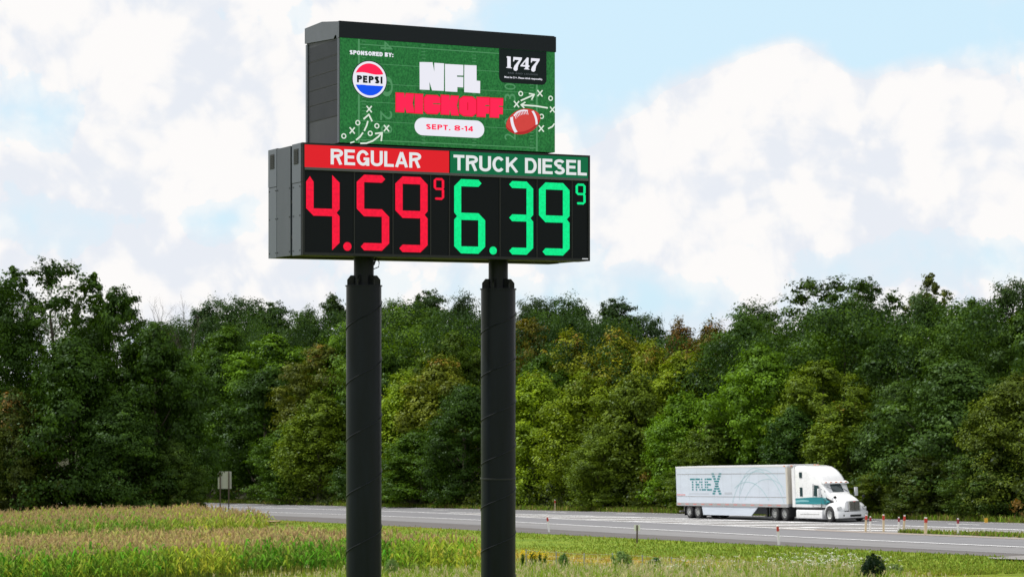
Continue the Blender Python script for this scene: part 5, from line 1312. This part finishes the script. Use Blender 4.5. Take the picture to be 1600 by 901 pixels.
def scatter(n, x0, x1, y0, y1, rng, wy=1.0):
    Y = y0 + (y1 - y0) * rng.random(n) ** wy; px = rng.uniform(x0, x1, n); X = (px - 800) / FPX * Y; return X, Y, px
def grasses():
    rng = np.random.default_rng(31)
    # short mown grass and the verge
    parts = []
    X, Y, px = scatter(150000, -60, 1680, 88, 240, rng, 1.5); s, t = road_st(X, Y); k = (t < c_grass(s) - .35 + .25 * rng.normal(size=len(X))) ; X, Y, px, s, t = X[k], Y[k], px[k], s[k], t[k]
    k = ~((px < bk(0) * 0 + 430) & (Y > 139) & (px < far_x(Y))) ; X, Y, s, t = X[k], Y[k], s[k], t[k]
    n = len(X); P = np.stack([X, Y, gz(X, Y)], 1); edge = np.clip(1 - np.abs((c_grass(s) - t) - 1.5) / 3, 0, 1)
    w = np.sin(X * .21 + Y * .13) + np.sin(X * .07 - Y * .19 + 2) + rng.normal(size=n) * .7
    c = vary((.195, .265, .035), n, rng, .22, .08); c2 = vary((.50, .34, .07), n, rng, .2, .08); gy = c_grass(s) - t; strip = np.exp(-((gy - 13) / 3.0) ** 2) + .8 * np.exp(-((gy - 27) / 4.0) ** 2); m = np.clip(sstep(w, .8, 2.4) * .6 + strip * .7, 0, .9)[:, None]
    V, Q, c, _ = blades(P, rng.uniform(.05, .15, n) * (1 + edge * .3), .028, .8, c * (1 - m) + c2 * m, rng); parts.append((V, Q, c))
    V, Q, c = join(parts); o = link('mown_grass', np_mesh('mown_grass', V, Q, cattrs={'col': c}), PLANT); tag(o, 'short mown grass along the near side of the highway', 'grass', kind='stuff')
    # far verge and the grass median strip
    n = 30000; s = rng.uniform(-190, 80, n); t = c_far(s) + 1.0 + rng.random(n) ** 1.5 * 4.0; X, Y = road_xy(s, t); n2 = 9000; s2 = 47 + rng.random(n2) * 60; lo = c_second(s2) + .55; t2 = lo + rng.random(n2) * (np.interp(s2, [47, 54, 70], [.2, 1.6, 2.2])); X2, Y2 = road_xy(s2, t2)
    X = np.concatenate([X, X2]); Y = np.concatenate([Y, Y2]); n = len(X); P = np.stack([X, Y, plane(X, Y) + np.where(np.arange(n) < 30000, 0, .04)], 1)
    c = vary((.17, .26, .03), n, rng, .25, .1); d = rng.random(n) < .3; c[d] = vary((.32, .28, .10), int(d.sum()), rng)
    hh = np.where(np.arange(n) < 30000, rng.uniform(.15, .55, n), rng.uniform(.08, .3, n))
    V, Q, c, _ = blades(P, hh, .035, .7, c, rng); o = link('verge_grass', np_mesh('verge_grass', V, Q, cattrs={'col': c}), PLANT); tag(o, 'rough grass on the far verge and the median', 'grass', kind='stuff')
    # tall pale meadow grass in the foreground
    parts = []
    lim = lambda px: np.interp(px, [-60, 380, 540, 600, 760, 810, 900, 1100, 1250, 1340, 1420, 1700], [60, 84, 92, 90, 90, 92, 94, 91, 93, 92, 82, 72])
    X, Y, px = scatter(105000, -60, 1690, 62, 104, rng, .8); k = (Y < lim(px) + rng.normal(size=len(X)) * 1.6); X, Y, px = X[k], Y[k], px[k]; n = len(X); P = np.stack([X, Y, gz(X, Y)], 1)
    patchy = np.sin(X * .9 + 1) * np.sin(Y * .5) * .5 + np.sin(X * .3) * .5
    h = rng.uniform(.35, .85, n) * (1 + .25 * patchy) * np.interp(px, [0, 370, 700, 900, 1350, 1600], [1.3, 1.5, 1.45, 1.0, 1.0, .85])
    g = vary((.24, .36, .035), n, rng, .22, .08); s_ = vary((.46, .50, .18), n, rng, .18, .06); m = (rng.random((n, 1)) < (.20 + .15 * patchy[:, None])) * 1.0
    V, Q, c, tip = blades(P, h, .011 + .010 * rng.random(n), .5, g * (1 - m) + s_ * m, rng); parts.append((V, Q, c))
    hd = (m[:, 0] > 0) & (rng.random(n) < .8); T = tip[hd]; nt = len(T)
    for k in range(4):
        V, Q, c, _ = blades(T - np.array([0, 0, .12]) + rng.normal(size=(nt, 3)) * [.03, .03, .05], rng.uniform(.08, .18, nt), .014, .9, vary((.56, .50, .29), nt, rng, .15, .05), rng); parts.append((V, Q, c))
    V, Q, c = join(parts); o = link('meadow_grass', np_mesh('meadow_grass', V, Q, cattrs={'col': c}), PLANT); tag(o, 'tall meadow grass with pale seed heads in the foreground', 'grass', kind='stuff')
    # white umbels
    X, Y, px = scatter(1900, 1020, 1690, 84, 104, rng); den = .25 + .9 * np.exp(-((px - 1295) / 60) ** 2) + .35 * np.exp(-((px - 1400) / 40) ** 2); k = (Y < lim(px) + 1.5) & (rng.random(len(X)) < den); X, Y = X[k], Y[k]; n = len(X)
    P = np.stack([X, Y, gz(X, Y)], 1); h = rng.uniform(.6, 1.0, n); V, Q, c, tip = blades(P, h, .010, .3, vary((.16, .22, .05), n, rng), rng); parts = [(V, Q, c)]
    for k in range(5):
        C = tip + rng.normal(size=(n, 3)) * [.045, .045, .015]; V, Q = cards(C, np.tile([0, -.4, 1.0], (n, 1)) + rng.normal(size=(n, 3)) * .3, rng.uniform(.012, .026, n), .9, rng); parts.append((V, Q, vary((.72, .74, .66), n, rng, .08, .03)))
    V, Q, c = join(parts); o = link('wild_flowers', np_mesh('wild_flowers', V, Q, cattrs={'col': c}), PLANT); tag(o, 'white lacy wild flowers scattered in the meadow grass', 'flowers', kind='stuff')
grasses()

# single weeds and bushes one can tell apart
def shrub(label, px, yt, yb, wpx, col, proto='bush1', turned=0.0, name='bush', D=None, group='bushes in the meadow grass'):
    k_ = 1.0 if col[1] < .05 else 1.8
    if D is None: X, Y = onground(px, yb)
    else: Y = D; X = (px - 800) / FPX * Y
    z = float(ground(X, Y)); h = (HY - yt) / FPX * Y - z; w = wpx / FPX * Y; p = PR[proto]
    o = tag(empty(name, (X, Y, z), trng.uniform(0, 6.28)), label, 'bush', group); o.scale = (w / 2 / p['R'], w / 2 / p['R'], h / p['H'])
    c = bpy.data.objects.new('crown', SB_CROWN[proto]); COL.objects.link(c); c.parent = o; c.color = (*(v * k_ for v in col), turned)
    t = bpy.data.objects.new('stem', p['trunk']); COL.objects.link(t); t.parent = o
    return o
SB_CROWN = {'bush1': PR['bush1']['crown'], 'bush2': PR['bush2']['crown']}
shrub('small round nearly black-green bush at the bottom right', 1363, 865, 899, 46, (.012, .030, .010), 'bush2', D=82)
shrub('largest grey-green weedy bush, right of the goldenrod', 972, 860, 896, 36, (.10, .16, .05), 'bush1')
shrub('upright dark green weed beside the goldenrod', 880, 864, 893, 20, (.07, .13, .04), 'bush2')
shrub('dark leafy weed with a double top between two fence posts', 1024, 870, 898, 24, (.05, .11, .035), 'bush1')
shrub('low dark weed just right of the double-topped one', 1042, 884, 900, 22, (.05, .10, .035), 'bush2')
shrub('small yellow-green weed near the middle of the fence', 1066, 876, 899, 16, (.16, .20, .03), 'bush1')
shrub('green thistle-like weed close right of the left sign pole', 612, 872, 905, 26, (.09, .15, .05), 'bush2')
shrub('loose grey-green weeds right of the dark round bush', 1395, 880, 903, 34, (.12, .17, .07), 'bush1')
def goldenrod(px, yt, yb, label, n=5, seed=3):
    X, Y = onground(px, yb); z = float(ground(X, Y)); h = (HY - yt) / FPX * Y - z; rng = np.random.default_rng(seed)
    o = tag(empty('goldenrod', (X, Y, z)), label, 'plant', 'goldenrod plants'); st, fl = [], []
    for k in range(n):
        x = rng.uniform(-.55, .55) * (n > 1); y = rng.uniform(-.2, .2); hh = h * rng.uniform(.82, 1.0); m = 46
        P = np.stack([x + rng.normal(size=m) * .03, y + rng.normal(size=m) * .03, rng.random(m) * hh * .7], 1)
        V, Q, c, _ = blades(P, .28, .02, 1.2, vary((.07, .14, .035), m, rng), rng); st.append((V, Q, c))
        P = np.array([[x, y, 0]] * 3) + rng.normal(size=(3, 3)) * [.02, .02, 0]; V, Q, c, _ = blades(P, hh * .9, .012, .05, vary((.09, .13, .04), 3, rng), rng); st.append((V, Q, c))
        m = 70; C = np.array([x, y, hh - .16]) + rng.normal(size=(m, 3)) * [.07, .07, .08]; V, Q = cards(C, rng.normal(size=(m, 3)) + [0, -.3, .8], .026, .8, rng); fl.append((V, Q, vary((.95, .68, .03), m, rng, .10, .03)))
    V, Q, c = join(st); link('stems', np_mesh('stems', V, Q, cattrs={'col': c}), PLANT, o); 
    for V, Q, c in fl: link('flower_plume', np_mesh('flower_plume', V, Q, cattrs={'col': c}), PLANT, o)
goldenrod(832, 857, 886, 'group of goldenrod stems with bright yellow plumes right of the right sign pole', 5, 3)
goldenrod(852, 859, 887, 'single shorter goldenrod stem at the right of the yellow group', 1, 5)
